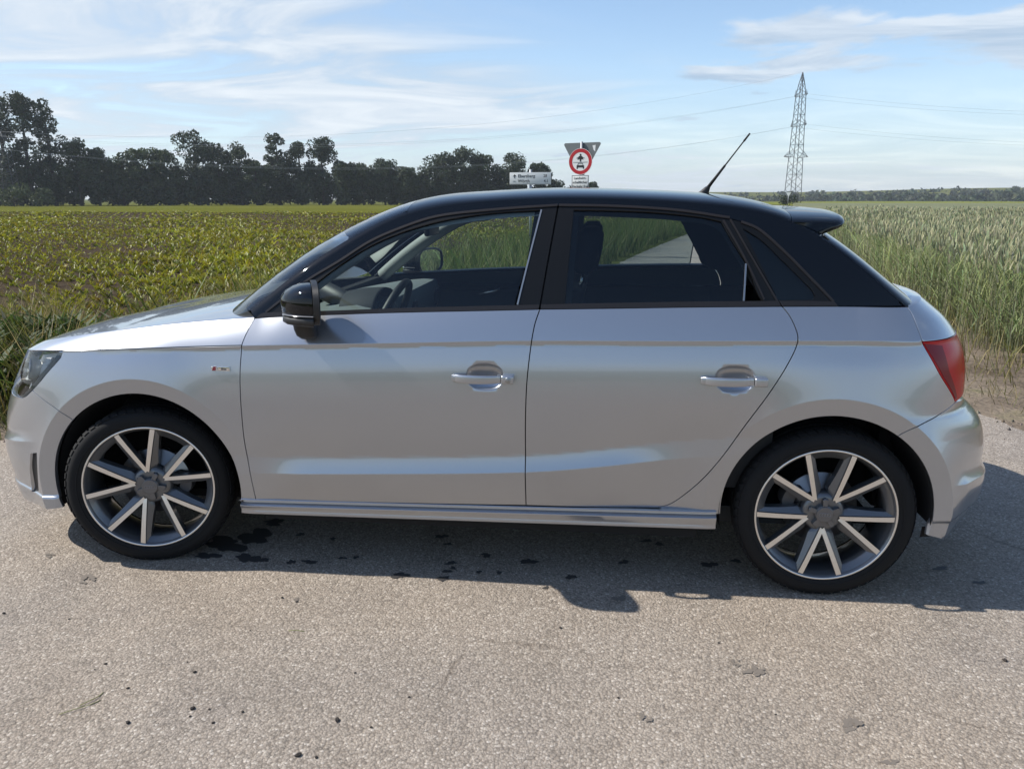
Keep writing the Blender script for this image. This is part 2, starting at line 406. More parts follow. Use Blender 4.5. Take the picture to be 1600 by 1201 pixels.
# ================================================================ materials
def new_mat(name):
    m = bpy.data.materials.new(name); m.use_nodes = True; nt = m.node_tree; b = nt.nodes['Principled BSDF']; return m, nt, b
def simple(name, col, rough=.5, metal=0.0, coat=0.0, coat_r=.03, spec=.5, bump=None):
    m, nt, b = new_mat(name); b.inputs['Base Color'].default_value = (*col, 1); b.inputs['Roughness'].default_value = rough; b.inputs['Metallic'].default_value = metal
    b.inputs['Coat Weight'].default_value = coat; b.inputs['Coat Roughness'].default_value = coat_r; b.inputs['Specular IOR Level'].default_value = spec
    if bump:
        sc, st = bump; tc = nt.nodes.new('ShaderNodeTexCoord'); n = nt.nodes.new('ShaderNodeTexNoise'); n.inputs['Scale'].default_value = sc; n.inputs['Detail'].default_value = 4
        bp = nt.nodes.new('ShaderNodeBump'); bp.inputs['Strength'].default_value = st; bp.inputs['Distance'].default_value = .002
        nt.links.new(tc.outputs['Object'], n.inputs['Vector']); nt.links.new(n.outputs['Fac'], bp.inputs['Height']); nt.links.new(bp.outputs[0], b.inputs['Normal'])
    return m
def vary(m, col_a, col_b, scale, detail=5, lo=.35, hi=.65, obj=True):
    nt = m.node_tree; b = nt.nodes['Principled BSDF']; tc = nt.nodes.new('ShaderNodeTexCoord'); n = nt.nodes.new('ShaderNodeTexNoise')
    n.inputs['Scale'].default_value = scale; n.inputs['Detail'].default_value = detail; r = nt.nodes.new('ShaderNodeValToRGB')
    r.color_ramp.elements[0].position = lo; r.color_ramp.elements[1].position = hi; r.color_ramp.elements[0].color = (*col_a, 1); r.color_ramp.elements[1].color = (*col_b, 1)
    nt.links.new(tc.outputs['Object' if obj else 'Generated'], n.inputs['Vector']); nt.links.new(n.outputs['Fac'], r.inputs[0]); nt.links.new(r.outputs[0], b.inputs['Base Color']); return m
def paint_silver():
    m, nt, b = new_mat('silver_paint'); N = nt.nodes; L = nt.links
    b.inputs['Metallic'].default_value = .82; b.inputs['Roughness'].default_value = .29; b.inputs['Coat Weight'].default_value = 1.0; b.inputs['Coat Roughness'].default_value = .025
    b.inputs['Coat IOR'].default_value = 1.5
    tc = N.new('ShaderNodeTexCoord'); v = N.new('ShaderNodeTexVoronoi'); v.inputs['Scale'].default_value = 1400; L.new(tc.outputs['Object'], v.inputs['Vector'])
    n2 = N.new('ShaderNodeTexNoise'); n2.inputs['Scale'].default_value = 5; n2.inputs['Detail'].default_value = 5; L.new(tc.outputs['Object'], n2.inputs['Vector'])
    r = N.new('ShaderNodeMapRange'); r.inputs['From Min'].default_value = .0; r.inputs['From Max'].default_value = .9; r.inputs['To Min'].default_value = .9; r.inputs['To Max'].default_value = 1.06; L.new(v.outputs['Distance'], r.inputs[0])
    mx = N.new('ShaderNodeMixRGB'); mx.blend_type = 'MULTIPLY'; mx.inputs[0].default_value = 1; mx.inputs[1].default_value = (.415, .43, .46, 1); L.new(r.outputs[0], mx.inputs[2]); L.new(mx.outputs[0], b.inputs['Base Color'])
    # faint road dust: a little rougher in patches
    rr = N.new('ShaderNodeMapRange'); rr.inputs['From Min'].default_value = .35; rr.inputs['From Max'].default_value = .75; rr.inputs['To Min'].default_value = .015; rr.inputs['To Max'].default_value = .06; L.new(n2.outputs['Fac'], rr.inputs[0]); L.new(rr.outputs[0], b.inputs['Coat Roughness'])
    return m
def glass_mat(name, tint, refl=1.0, ior=1.5, rough=0.0):
    m = bpy.data.materials.new(name); m.use_nodes = True; nt = m.node_tree; N = nt.nodes; L = nt.links; N.clear()
    o = N.new('ShaderNodeOutputMaterial'); t = N.new('ShaderNodeBsdfTransparent'); t.inputs[0].default_value = (*tint, 1); g = N.new('ShaderNodeBsdfGlossy'); g.inputs['Roughness'].default_value = rough
    g.inputs['Color'].default_value = (refl, refl, refl, 1)
    f = N.new('ShaderNodeFresnel'); f.inputs[0].default_value = ior; mx = N.new('ShaderNodeMixShader'); L.new(f.outputs[0], mx.inputs[0]); L.new(t.outputs[0], mx.inputs[1]); L.new(g.outputs[0], mx.inputs[2]); L.new(mx.outputs[0], o.inputs[0]); return m
M = {}
M['paint'] = paint_silver()
M['black'] = simple('black_gloss_paint', (.003, .004, .006), .3, coat=.8, coat_r=.02, spec=0)
M['trim'] = simple('black_satin_trim', (.006, .006, .006), .32, spec=.3)
M['trim_line'] = simple('window_frame_trim', (.020, .017, .016), .30, spec=.4)
M['rubber'] = simple('black_rubber', (.008, .008, .008), .7)
M['plastic'] = simple('black_plastic', (.012, .012, .013), .5, bump=(900, .15))
M['chrome'] = simple('chrome', (.75, .75, .76), .12, 1.0)
M['under'] = simple('underbody', (.006, .006, .006), .9)
M['liner'] = simple('wheel_housing_felt', (.006, .006, .007), .95)
M['glass'] = glass_mat('side_glass', (.72, .79, .77))
M['glass_r'] = glass_mat('rear_privacy_glass', (.55, .63, .64))
M['wind'] = glass_mat('windscreen_glass', (.74, .80, .78))
M['lens'] = glass_mat('headlamp_lens', (.86, .88, .88))
M['int'] = simple('interior_dark', (.020, .022, .024), .75, bump=(600, .2))
M['int2'] = simple('interior_grey', (.17, .19, .19), .8)
M['seat'] = simple('seat_cloth', (.014, .015, .017), .95, bump=(800, .4))
M['head'] = simple('headliner', (.42, .45, .45), .95)
# ================================================================ the car
CAR = empty('parked_car', (0, 0, 0))
tag(CAR, 'silver five-door hatchback with black roof parked side-on across the asphalt', 'car')
HANDLES[:] = [(1.292, .772), (2.128, .782)]
inv_b = inverse(body, (-1.41, 3.85), (.12, 1.03), 300); inv_s = inverse(side, (.25, 3.0), (.92, 1.45))
def pb(*pts): return [inv_b(*p) for p in pts]
def ps(*pts): return [inv_s(*p) for p in pts]
def line(*pts): return resample(pts, .012)
def both(fn):
    """build on the camera side, then on the far side"""
    for m in (False, True): fn(m)
SC_F = XF-LF; SC_R = XR+LR
on_front = lambda u, v: abs(u-SC_F) < 1e-5
on_rear = lambda u, v: abs(u-SC_R) < 1e-5
fix_f = lambda u, v: (0, 1) if on_front(u, v) else None
fix_r = lambda u, v: (0, 1) if on_rear(u, v) else None

# shared shut lines, traced on the near side
L_door_f = resample(pb((377,541),(375.5,570),(375,600),(377,640),(382,690),(391,740),(400,781)), .012)
L_door_f_up = resample(pb((398,497),(390,511),(383,525),(377,541)), .008)
L_b = resample(pb((843.5,483),(836,505),(831,530),(827,560),(823,600),(821,660),(821,720),(822,789)), .012)
L_rd = resample(pb((1222,478.5),(1233,492),(1243,512),(1247,527),(1244,542),(1232,567),(1205,610),(1170,657),(1135,705),(1100,746),(1070,772),(1047,787),(1027,793)), .012)
L_bump_f = resample(pb((50.5,609.5),(70,626),(90,640.5),(107,651)), .01)
L_bump_r = resample(pb((1405,679),(1432,667),(1462,651),(1492,629)), .01)
L_light_r = resample(pb((1441,534),(1455,560),(1471,589),(1492.5,628)), .01)
L_hatch = resample(pb((1417,479),(1424,489),(1433,511),(1441,534)), .008)
L_lamp = resample(pb((97,556),(88,566.5),(75,581),(61,598),(50.5,609.5)), .008)
L_lamp_bot = resample(pb((50.5,609.5),(41,618.5),(34,621.5)), .008)
belt_f = pb((398,497),(449,494),(560,489.8),(660,487),(760,485),(843.5,483)); belt_r = pb((843.5,483),(960,481.5),(1100,479.5),(1222,478.5)); belt_q = pb((1222,478.5),(1320,478.5),(1417,479))
def arch(A, a0, a1, n=40):
    return [np.array([A[0]+A[2]*math.cos(math.radians(a0+(a1-a0)*k/n)), A[1]+A[2]*math.sin(math.radians(a0+(a1-a0)*k/n))]) for k in range(n+1)]
def ang(A, p): return math.degrees(math.atan2(p[1]-A[1], p[0]-A[0]))
def band_feat(A, b): return [np.array([A[0]+(A[2]+b)*math.cos(t), A[1]+(A[2]+b)*math.sin(t)]) for t in np.linspace(-.3, math.pi+.3, 90)]
F_t = [[np.array([x, float(z_torn(x))+d]) for x in np.arange(-1.4, 3.8, .012)] for d in (-.0015, .0015)]
F_t2 = [[np.array([x, float(z_torn(x))-.011]) for x in np.arange(-1.4, 3.8, .012)], [np.array([x, float(z_torn(x))-.022]) for x in np.arange(-1.4, 3.8, .012)]]
F_l = [[np.array([x, float(z_low(x))+d]) for x in np.arange(.4, 2.1, .012)] for d in (-.002, .002)]
F_bf = [band_feat(ARF, .056+d) for d in (-.002, .002)]; F_br = [band_feat(ARR, .060+d) for d in (-.002, .002)]
def dish_feats(c):
    out = []
    for k in (1.02, .93, .8, .6):
        out.append([np.array([c[0]+.066*k*np.sign(math.cos(t))*abs(math.cos(t))**(2/2.6), c[1]+.045*k*np.sign(math.sin(t))*abs(math.sin(t))**(2/2.6)]) for t in np.linspace(0, 2*math.pi, 49)])
    return out
def F_shelf(front):
    out = []
    if front:
        for d in (-.002, .002): out.append([np.array([s, .470-.13*min(max(-.41-s, 0), .30)+d]) for s in np.arange(-1.41, -.38, .012)])
        out.append([np.array([s, .2585]) for s in np.arange(-1.41, -.33, .012)])
    else:
        for d in (-.002, .002): out.append([np.array([s, .424-.06*min(max(s-2.85, 0), .4)+d]) for s in np.arange(2.86, 3.84, .012)])
        out.append([np.array([s, .296]) for s in np.arange(2.8, 3.84, .012)])
    return out
sill_l = inv_b(374, 781); sill_r = inv_b(1119, 803)

# --- front wing
top_f = [np.array([x, float(z_torn(x))]) for x in np.linspace(L_lamp[0][0], L_door_f[0][0], 40)]
a_l = ang(ARF, L_bump_f[-1]); a_b = ang(ARF, sill_l); ar = arch(ARF, a_b, a_l); L_bump_f[-1] = ar[-1]
wing = top_f+L_door_f[1:]+[sill_l]+ar+list(reversed(L_bump_f))[1:]+list(reversed(L_lamp))[1:-1]
def mk(m):
    o = panel('front_wing', body, wing, M['paint'], CAR, feats=F_bf+F_t2, sign=SG_B, side_mirror=m, flange=.010)
SG_B = 1
_t = surf_normal(body, np.array([[1.2, .6]]))[0]; SG_B = 1 if _t[1] < 0 else -1
both(mk)
# --- doors
DOORS = {}
def mk(m):
    o = panel('front_door', body, L_door_f_up[:-1]+L_door_f+list(reversed(L_b[:-1]+[inv_b(822, 789), inv_b(600, 785), inv_b(400, 781)]))[1:-1][::-1][::-1]+[] if False else
              resample(belt_f, .012)+L_b[1:]+resample(pb((822,789),(600,785),(400,781)), .012)[1:]+list(reversed(L_door_f))[1:]+list(reversed(L_door_f_up))[1:-1],
              M['paint'], CAR, feats=F_t+F_t2+F_l+F_bf+dish_feats(HANDLES[0]), sign=SG_B, side_mirror=m)
    DOORS['f', m] = o
both(mk)
def mk(m):
    o = panel('rear_door', body, resample(belt_r, .012)+L_rd[1:]+resample(pb((1027,793),(930,792),(822,789)), .012)[1:]+list(reversed(L_b))[1:-1],
              M['paint'], CAR, feats=F_t+F_t2+F_l+F_br+dish_feats(HANDLES[1]), sign=SG_B, side_mirror=m)
    DOORS['r', m] = o
both(mk)
# --- rear quarter panel
a0 = ang(ARR, L_bump_r[0]); a1 = ang(ARR, sill_r) % 360; arr = arch(ARR, a0, a1); L_bump_r[0] = arr[0]
quarter = resample(belt_q, .012)+L_hatch[1:]+L_light_r[1:]+list(reversed(L_bump_r))[1:]+arr[1:]+[sill_r]+resample(pb((1119,803),(1060,800),(1027,793)), .012)[1:]+list(reversed(L_rd))[1:-1]
def mk(m): panel('quarter_panel', body, quarter, M['paint'], CAR, feats=F_t+F_t2+F_br, sign=SG_B, side_mirror=m, flange=.016)
both(mk)
# --- bumpers (one piece across the car)
lb = L_lamp_bot[-1]
lamp_low = [lb, np.array([lb[0]-.11, lb[1]+.002]), np.array([lb[0]-.24, lb[1]+.035]), np.array([lb[0]-.33, lb[1]+.075])]
bot_f = pb((106, 791)) [0]; ab = ang(ARF, bot_f)
if ab < 0: ab += 360
arc = arch(ARF, a_l, ab)
bump_f = [np.array([SC_F, .738]), np.array([SC_F+.12, .738]), np.array([SC_F+.22, .737])]+list(reversed(resample(lamp_low, .012)))+list(reversed(L_lamp_bot))[1:]+L_bump_f[1:]+arc[1:]+[np.array([-.45, .197]), np.array([-.62, .180]), np.array([-.9, .165]), np.array([SC_F, .16])]
slot = pb((47.5,708),(57.5,707),(58.5,735),(60.5,767),(49,768),(46.5,735))
def mk(m): panel('bumper_intake', body, resample(slot+[slot[0]], .008, False)[:-1], M['plastic'], CAR, sign=SG_B, side_mirror=m, offset=-.010, inset=-.004, flange=0)
both(mk)
panel('front_bumper', body, resample(bump_f+[bump_f[0]], .012, False)[:-1], M['paint'], CAR, feats=F_bf+F_shelf(True), holes=[slot], sign=SG_B, mirror_half=on_front, fixed=fix_f, flange=.02)
bot_r = inv_b(1461, 838); ab2 = ang(ARR, bot_r)
arc2 = arch(ARR, ab2, a0)
zbr = .20
bump_r = [np.array([SC_R, .168]), np.array([3.4, .168]), np.array([3.0, .185])]+arc2+L_bump_r[1:]+[L_bump_r[-1]+np.array([.03, .0]), np.array([3.4, .645]), np.array([SC_R, .65])]
panel('rear_bumper', body, resample(bump_r+[bump_r[0]], .012, False)[:-1], M['paint'], CAR, feats=F_br+F_shelf(False), sign=SG_B, mirror_half=on_rear, fixed=fix_r, flange=.02)
# --- tail lamp, hatch
zl_top = L_light_r[0][1]; zl_bot = L_light_r[-1][1]; s_in = 3.37
lampR = [L_light_r[0], np.array([3.08, zl_top+.004]), np.array([3.23, zl_top+.002]), np.array([s_in, zl_top-.005]), np.array([s_in+.01, zl_bot+.10]), np.array([s_in-.02, zl_bot+.016]), np.array([L_light_r[-1][0]+.09, zl_bot+.010])]+list(reversed(L_light_r))[:-1]
M['tail'] = simple('tail_lamp_red', (.52, .006, .012), .25, spec=.35)
M['tail2'] = simple('tail_lamp_dark_red', (.20, .004, .010), .25, spec=.35)
M['tail3'] = simple('tail_lamp_pale', (.45, .16, .12), .12, coat=1.0)
def mk(m):
    o = panel('tail_light', body, resample(lampR+[lampR[0]], .012, False)[:-1], M['tail'], CAR, sign=SG_B, side_mirror=m, flange=.02, offset=.001)
    d = panel('dark_reflector', body, resample([lampR[0]+np.array([.006, -.006]), inv_b(1471, 540), inv_b(1482, 580), inv_b(1494, 618), L_light_r[-1]+np.array([.002, .01]), L_light_r[-1]+np.array([-.008, .012]), L_light_r[len(L_light_r)//2]+np.array([.006, 0]), lampR[0]+np.array([.006, -.006])], .012, False)[:-1],
              M['tail2'], o, sign=SG_B, side_mirror=m, flange=.003, offset=.003, inset=.001)
    panel('reversing_lens', body, resample([np.array([3.28, zl_top-.03]), np.array([3.35, zl_top-.035]), np.array([3.35, zl_bot+.09]), np.array([3.28, zl_bot+.07]), np.array([3.28, zl_top-.03])], .012, False)[:-1], M['tail3'], o, sign=SG_B, side_mirror=m, flange=.003, offset=.003, inset=.001)
both(mk)
hatch = [L_hatch[0]]+[np.array([2.86, 1.034]), np.array([3.15, 1.036]), np.array([SC_R, 1.036]), np.array([SC_R, .66]), np.array([s_in+.03, .655]), np.array([s_in+.03, zl_top-.004]), np.array([3.08, zl_top+.006])]+list(reversed(L_hatch))[:-1]
panel('tailgate', body, resample(hatch+[hatch[0]], .012, False)[:-1], M['paint'], CAR, sign=SG_B, mirror_half=on_rear, fixed=fix_r, feats=F_t)
# ledge between the tailgate skin and the rear window
b = MB(); rr = []
for s in list(np.linspace(L_hatch[0][0]+.01, SC_R-.002, 50)):
    ztp = float(np.interp(s, [L_hatch[0][0], 2.86, 3.15, 4], [L_hatch[0][1], 1.034, 1.036, 1.036])); Q = body(s, ztp-.012)-surf_normal(body, np.array([[s, ztp-.012]]))[0]*SG_B*.003; P = body(s, ztp-.002); P[2] = ztp
    rr.append([tuple(Q), (P[0]-.003*min(1, (s-2.6)*3), P[1]*.994, ztp+.0006), (P[0]-.05*min(1, (s-2.6)*2), P[1]*.93, ztp), (P[0]-.12*min(1, (s-2.6)*2), P[1]*.86, ztp-.012)])
rr = rr+[[(x, -y, z) for x, y, z in q] for q in reversed(rr)]
b.loft(rr, False, False); b.build('tailgate_ledge', M['paint'], CAR)
# --- headlamp: lens, dark rim, reflector bowl, projector
lamp = top_f[:1]+L_lamp[1:]+L_lamp_bot[1:]+resample(lamp_low, .012)[1:]
zt_in = float(z_torn(lamp_low[-1][0]))-.004
lamp += [np.array([lamp_low[-1][0], zt_in])]+[np.array([x, float(z_torn(x))-.002]) for x in np.linspace(lamp_low[-1][0], L_lamp[0][0], 30)][1:-1]
M['lamp_in'] = simple('headlamp_reflector', (.88, .88, .88), .3, .2)
M['lamp_shell'] = simple('headlamp_shell', (.80, .82, .80), .4)
M['lamp_dark'] = simple('headlamp_bezel', (.17, .18, .185), .35, .2)
def mk(m):
    h = panel('headlight', body, [p for p in lamp], M['lens'], CAR, sign=SG_B, side_mirror=m, flange=.0)
    panel('housing', body, [p for p in lamp], M['lamp_shell'], h, sign=SG_B, side_mirror=m, offset=-.055, flange=0, inset=.0)
    edge = L_lamp+L_lamp_bot[1:]
    rim = edge+[p+np.array([-.028, .004]) for p in reversed(edge)]
    panel('bezel', body, rim, M['lamp_dark'], h, sign=SG_B, side_mirror=m, offset=-.006, flange=.045, inset=.001)
    sg = 1 if not m else -1
    # reflector facets behind the lens
    def bowl(s, z, r, dep, mat, nm):
        P = body(s, z); n = surf_normal(body, np.array([[s, z]]))[0]*SG_B; ax = Vector(n); ax = (ax*.6+Vector((-1, -.15, 0))*.6).normalized()
        b = MB(); a = ax.orthogonal().normalized(); c = ax.cross(a); C0 = Vector(P)-Vector(n)*.018
        rings = []
        for rr, hh in ((r, 0), (r*.96, -.004), (r*.8, -dep*.45), (r*.5, -dep*.8), (r*.05, -dep)):
            rings.append([C0+a*math.cos(t)*rr+c*math.sin(t)*rr+ax*hh for t in np.linspace(0, 2*math.pi, 25)[:-1]])
        b.loft(rings, True, False); b.build(nm, mat, h, mirror=m)
    bowl(L_lamp[0][0]-.20, .745, .050, .04, M['lamp_in'], 'reflector'); bowl(L_lamp[0][0]-.32, .715, .040, .05, M['chrome'], 'projector')
    st = [inv_b(55, 566), inv_b(75, 562), inv_b(57, 578), inv_b(50, 585)]
    panel('reflector_strip', body, resample(st+[st[0]], .01, False)[:-1], M['lamp_in'], h, sign=SG_B, side_mirror=m, offset=-.028, flange=.012, inset=.001)
    st = [inv_b(66, 557.5), inv_b(75, 557), inv_b(72, 566), inv_b(66, 571)]
    panel('reflector_strip', body, resample(st+[st[0]], .01, False)[:-1], M['lamp_in'], h, sign=SG_B, side_mirror=m, offset=-.016, flange=.012, inset=.001)
both(mk)
# --- grille and lower intakes on the nose
gr = [np.array([SC_F, .69]), np.array([SC_F+.20, .69]), np.array([SC_F+.27, .58]), np.array([SC_F+.20, .33]), np.array([SC_F, .32])]
g = panel('radiator_grille', body, resample(gr+[gr[0]], .012, False)[:-1], M['trim'], CAR, sign=SG_B, mirror_half=on_front, offset=.004, inset=0, flange=.004)
for k in range(9):
    z = .36+k*.036; panel('grille_bar', body, resample([np.array([SC_F, z]), np.array([SC_F+.19, z]), np.array([SC_F+.19, z+.008]), np.array([SC_F, z+.008]), np.array([SC_F, z])], .012, False)[:-1], M['plastic'], g, sign=SG_B, mirror_half=on_front, offset=.014, inset=0, flange=.010)

# --- bonnet
z_hc = table([(-.66,.757),(-.60,.785),(-.54,.810),(-.343,.866),(-.07,.917),(.165,.955),(.46,.990)])
dz_k = table([(-1.3,.012),(-.7,.014),(-.45,.028),(-.17,.053),(.15,.079),(.46,.093)])
QK = .915
def hood(s, v):
    s = np.asarray(s, float); v = np.asarray(v, float); s, v = np.broadcast_arrays(s, v); q = v/.8
    zt = z_torn(s); E = body(s, zt-.0003)
    t = np.clip((XF-s)/LF, 0, 1); xn = -.635
    xc = np.where(s < XF, XF-(XF-xn)*t, s); zc = z_hc(xc); zk = zt+dz_k(s)
    k = (1-q)/(1-QK); za = zt+(zk-zt)*(1.30*k-.30*k*k)
    qq = np.clip(q/QK, 0, 1); zb_ = zk+(zc-zk)*(1-qq**2.3)
    z = np.where(q > QK, za, zb_)
    return np.stack([xc+(E[..., 0]-xc)*q, E[..., 1]*q, z], -1)
SG_H = 1 if surf_normal(hood, np.array([[.1, .3]]))[0][2] > 0 else -1
inv_h = inverse(hood, (SC_F, .62), (0, .8))
h_side = [inv_h(377, 541), inv_h(383, 525), inv_h(390, 511), inv_h(398, 497)]
h_cowl = [h_side[-1]]+[np.array([x, w/float(-body(x, z_torn(x))[1])*.8]) for x, w in ((.405,.715),(.345,.62),(.285,.48),(.25,.30),(.238,.12),(.236,0))]
hood_out = [np.array([s, .8]) for s in np.linspace(SC_F, h_side[0][0], 130)]+resample(h_side, .01)[1:]+resample(h_cowl, .012)[1:]+[np.array([SC_F, 0])]
hood_out = hood_out[:-1]+[np.array([s, 0.0]) for s in np.linspace(.22, SC_F, 100)]
on_hc = lambda u, v: v < 1e-6 or abs(u-SC_F) < 1e-5
fix_h = lambda u, v: ((1, 0) if v < 1e-6 else (0, 1)) if (v < 1e-6 or abs(u-SC_F) < 1e-5) else None
feat_k = [[np.array([s, .8*QK+d]) for s in np.arange(SC_F+.02, .6, .012)] for d in (-.003, .003)]
panel('bonnet', hood, hood_out, M['paint'], CAR, step=(.014, .012), feats=feat_k, sign=SG_H, mirror_half=on_hc, fixed=fix_h)
# cowl tray under the trailing edge
b = MB(); rows = []
for k in range(25):
    t = k/24*2-1; w = .66*t; u = abs(t)
    xh = float(np.interp(abs(w), [0, .12, .30, .48, .62, .70], [.236, .238, .25, .285, .345, .40]))
    rows.append([(xh-.03, w, .905), (xh+.03, w, .90), (xh+.10, w, .91), (xh+.22, w, .93)])
b.loft(rows, False, False); b.build('cowl', M['plastic'], CAR)

# --- greenhouse edge curve and the sheet over it (windscreen, roof, rear glass)
C_px = ps((397,496),(440,459),(480,427),(545,383),(615,344),(680,325),(771,315),(870,311),(960,312),(1060,316.5),(1140,324),(1200,335),(1240,349),(1278,371),(1332,410),(1402,471))
C_d = resample(C_px, .01); C_d = np.array(C_d)
t0 = (C_d[0]-C_d[6]); t0 /= np.linalg.norm(t0); t1 = (C_d[-1]-C_d[-7]); t1 /= np.linalg.norm(t1)
C_d = np.vstack([[C_d[0]+t0*d for d in np.arange(.42, 0, -.01)], C_d, [C_d[-1]+t1*d for d in np.arange(.01, .16, .01)]])
ker = np.hanning(15); ker /= ker.sum()
for _ in range(2): C_d = np.stack([np.convolve(np.pad(C_d[:, i], 7, mode='reflect', reflect_type='odd'), ker, 'valid') for i in (0, 1)], -1)
sC = np.concatenate([[0], np.cumsum(np.hypot(*np.diff(C_d, axis=0).T))])-.42
idx = np.unique(np.linspace(0, len(sC)-1, 90).astype(int)); cx = table(list(zip(sC[idx], C_d[idx, 0]))); cz = table(list(zip(sC[idx], C_d[idx, 1])))
def s_of_x(x): return float(np.interp(x, C_d[:, 0], sC))
H_t = table([(-.42,.17),(0,.150),(s_of_x(.75),.105),(s_of_x(1.0),.065),(s_of_x(1.3),.048),(s_of_x(1.8),.046),(s_of_x(2.2),.054),(s_of_x(2.45),.070),(s_of_x(2.65),.085),(sC[-1],.10)])
VS = .62
def over(s, v):
    s = np.asarray(s, float); v = np.asarray(v, float); s, v = np.broadcast_arrays(s, v)
    e = .004; x = cx(s); z = cz(s); tx = cx(s+e)-cx(s-e); tz = cz(s+e)-cz(s-e); l = np.hypot(tx, tz); tx = tx/l; tz = tz/l
    nx, nz = -tz, tx; w = -side(x, z)[..., 1]; dw = (-side(x+nx*e, z+nz*e)[..., 1]-w)/e
    Hh = H_t(s); t = 1-v/VS; il = 1/np.sqrt(1+dw*dw); ll = Hh*.62/il
    y0, d0 = w, 0*w; y1, d1 = w+ll*dw*il, ll*il; y2, d2 = w*.60, Hh; y3, d3 = 0*w, Hh
    y = (1-t)**3*y0+3*(1-t)**2*t*y1+3*(1-t)*t*t*y2+t**3*y3; d = (1-t)**3*d0+3*(1-t)**2*t*d1+3*(1-t)*t*t*d2+t**3*d3
    return np.stack([x+nx*d, -y, z+nz*d], -1)
SG_O = 1 if surf_normal(over, np.array([[s_of_x(1.5), .2]]))[0][2] > 0 else -1
on_oc = lambda u, v: v < 1e-6
fix_o = lambda u, v: (1, 0) if v < 1e-6 else None
s_hd = s_of_x(1.00)-.02; s_sp = s_of_x(2.315); s_ap = 0.0; s_end = float(sC[-1])
VP = VS*.885            # pillar band on the over-sheet
# windscreen
ws = [np.array([s, VP]) for s in np.linspace(-.0, s_hd-.02, 60)]+[np.array([s_hd, VP-.02])]+[np.array([s_hd+.006*(1-(v/VP)**2), v]) for v in np.linspace(VP-.03, 0, 30)]
ws += [np.array([s, 0]) for s in np.linspace(s_hd-.01, -.27, 50)]+[np.array([-.27+.27*(v/VP)**2.4, v]) for v in np.linspace(.02, VP, 30)][:-1]
panel('windscreen', over, ws, M['wind'], CAR, step=(.02, .02), sign=SG_O, mirror_half=on_oc, fixed=fix_o, flange=0, inset=.001)
def strip(v0, v1, s0, s1, n=80): return [np.array([s, v1]) for s in np.linspace(s0, s1, n)]+[np.array([s1, v]) for v in np.linspace(v1, v0, 8)][1:]+[np.array([s, v0]) for s in np.linspace(s1, s0, n)][1:]+[np.array([s0, v]) for v in np.linspace(v0, v1, 8)][1:-1]
# roof skin
roof = [np.array([s, VS]) for s in np.linspace(s_hd, s_sp, 140)]+[np.array([s_sp+.0*v, v]) for v in np.linspace(VS-.02, 0, 40)]+[np.array([s, 0]) for s in np.linspace(s_sp-.01, s_hd+.008, 120)]+[np.array([s_hd+.008-.008*(v/VP)**2, v]) for v in np.linspace(.02, VS-.02, 34)]
panel('roof', over, roof, M['black'], CAR, step=(.016, .010), sign=SG_O, mirror_half=on_oc, fixed=fix_o, inset=.0012, flange=.008)
# black side frame: A-pillar, roof rail and C-pillar in one piece on the side sheet
fr_in = resample(ps((402,495),(416,488),(480,438),(529.5,408),(579,376.6),(628.6,355),(680,338.5),(771,327.5),(872,320.5),(960,322),(1060,328.5),(1131,339),(1158,346),(1183,356),(1222,389),(1262,429),(1303,471),(1309,478)), .012)
Cs = [np.array([float(cx(s)), float(cz(s))]) for s in np.linspace(0, s_of_x(inv_s(1404, 473)[0]), 170)]
frame_out = Cs+resample(ps((1410,477.5),(1309,478)), .012)+list(reversed(fr_in))[1:]
SG_S = 1 if surf_normal(side, np.array([[1.4, 1.2]]))[0][1] < 0 else -1
def mk(m): panel('side_frame', side, frame_out, M['black'], CAR, sign=SG_S, side_mirror=m, inset=0, flange=.02, step=(.014, .012))
both(mk)
def mk(m):
    panel('windscreen_pillar', over, strip(VP, VS, .0, s_hd-.001), M['black'], CAR, sign=SG_O, side_mirror=m, inset=.0006, flange=.006, step=(.016, .008))
    panel('rear_pillar', over, strip(VS*.965, VS, s_sp+.002, s_of_x(inv_s(1404, 473)[0])), M['black'], CAR, sign=SG_O, side_mirror=m, inset=.0006, flange=.006, step=(.016, .008))
both(mk)
# rear glass
s_rb = min(s_of_x(inv_s(1404, 473)[0])+.13, s_end-.005)
rg = strip(0, VS*.96, s_sp+.03, s_rb)
rg = [np.array([s, VS*.96]) for s in np.linspace(s_sp+.002, s_rb-.03, 40)]+[np.array([s_rb, VS*.90])]+[np.array([s_rb, v]) for v in np.linspace(VS*.85, 0, 20)]+[np.array([s, 0]) for s in np.linspace(s_rb-.01, s_sp+.002, 30)]+[np.array([s_sp+.002, v]) for v in np.linspace(.02, VS*.9, 20)]
panel('rear_window', over, rg, glass_mat('rear_screen_glass', (.16, .19, .21)), CAR, step=(.02, .02), sign=SG_O, mirror_half=on_oc, fixed=fix_o, flange=0, inset=0)

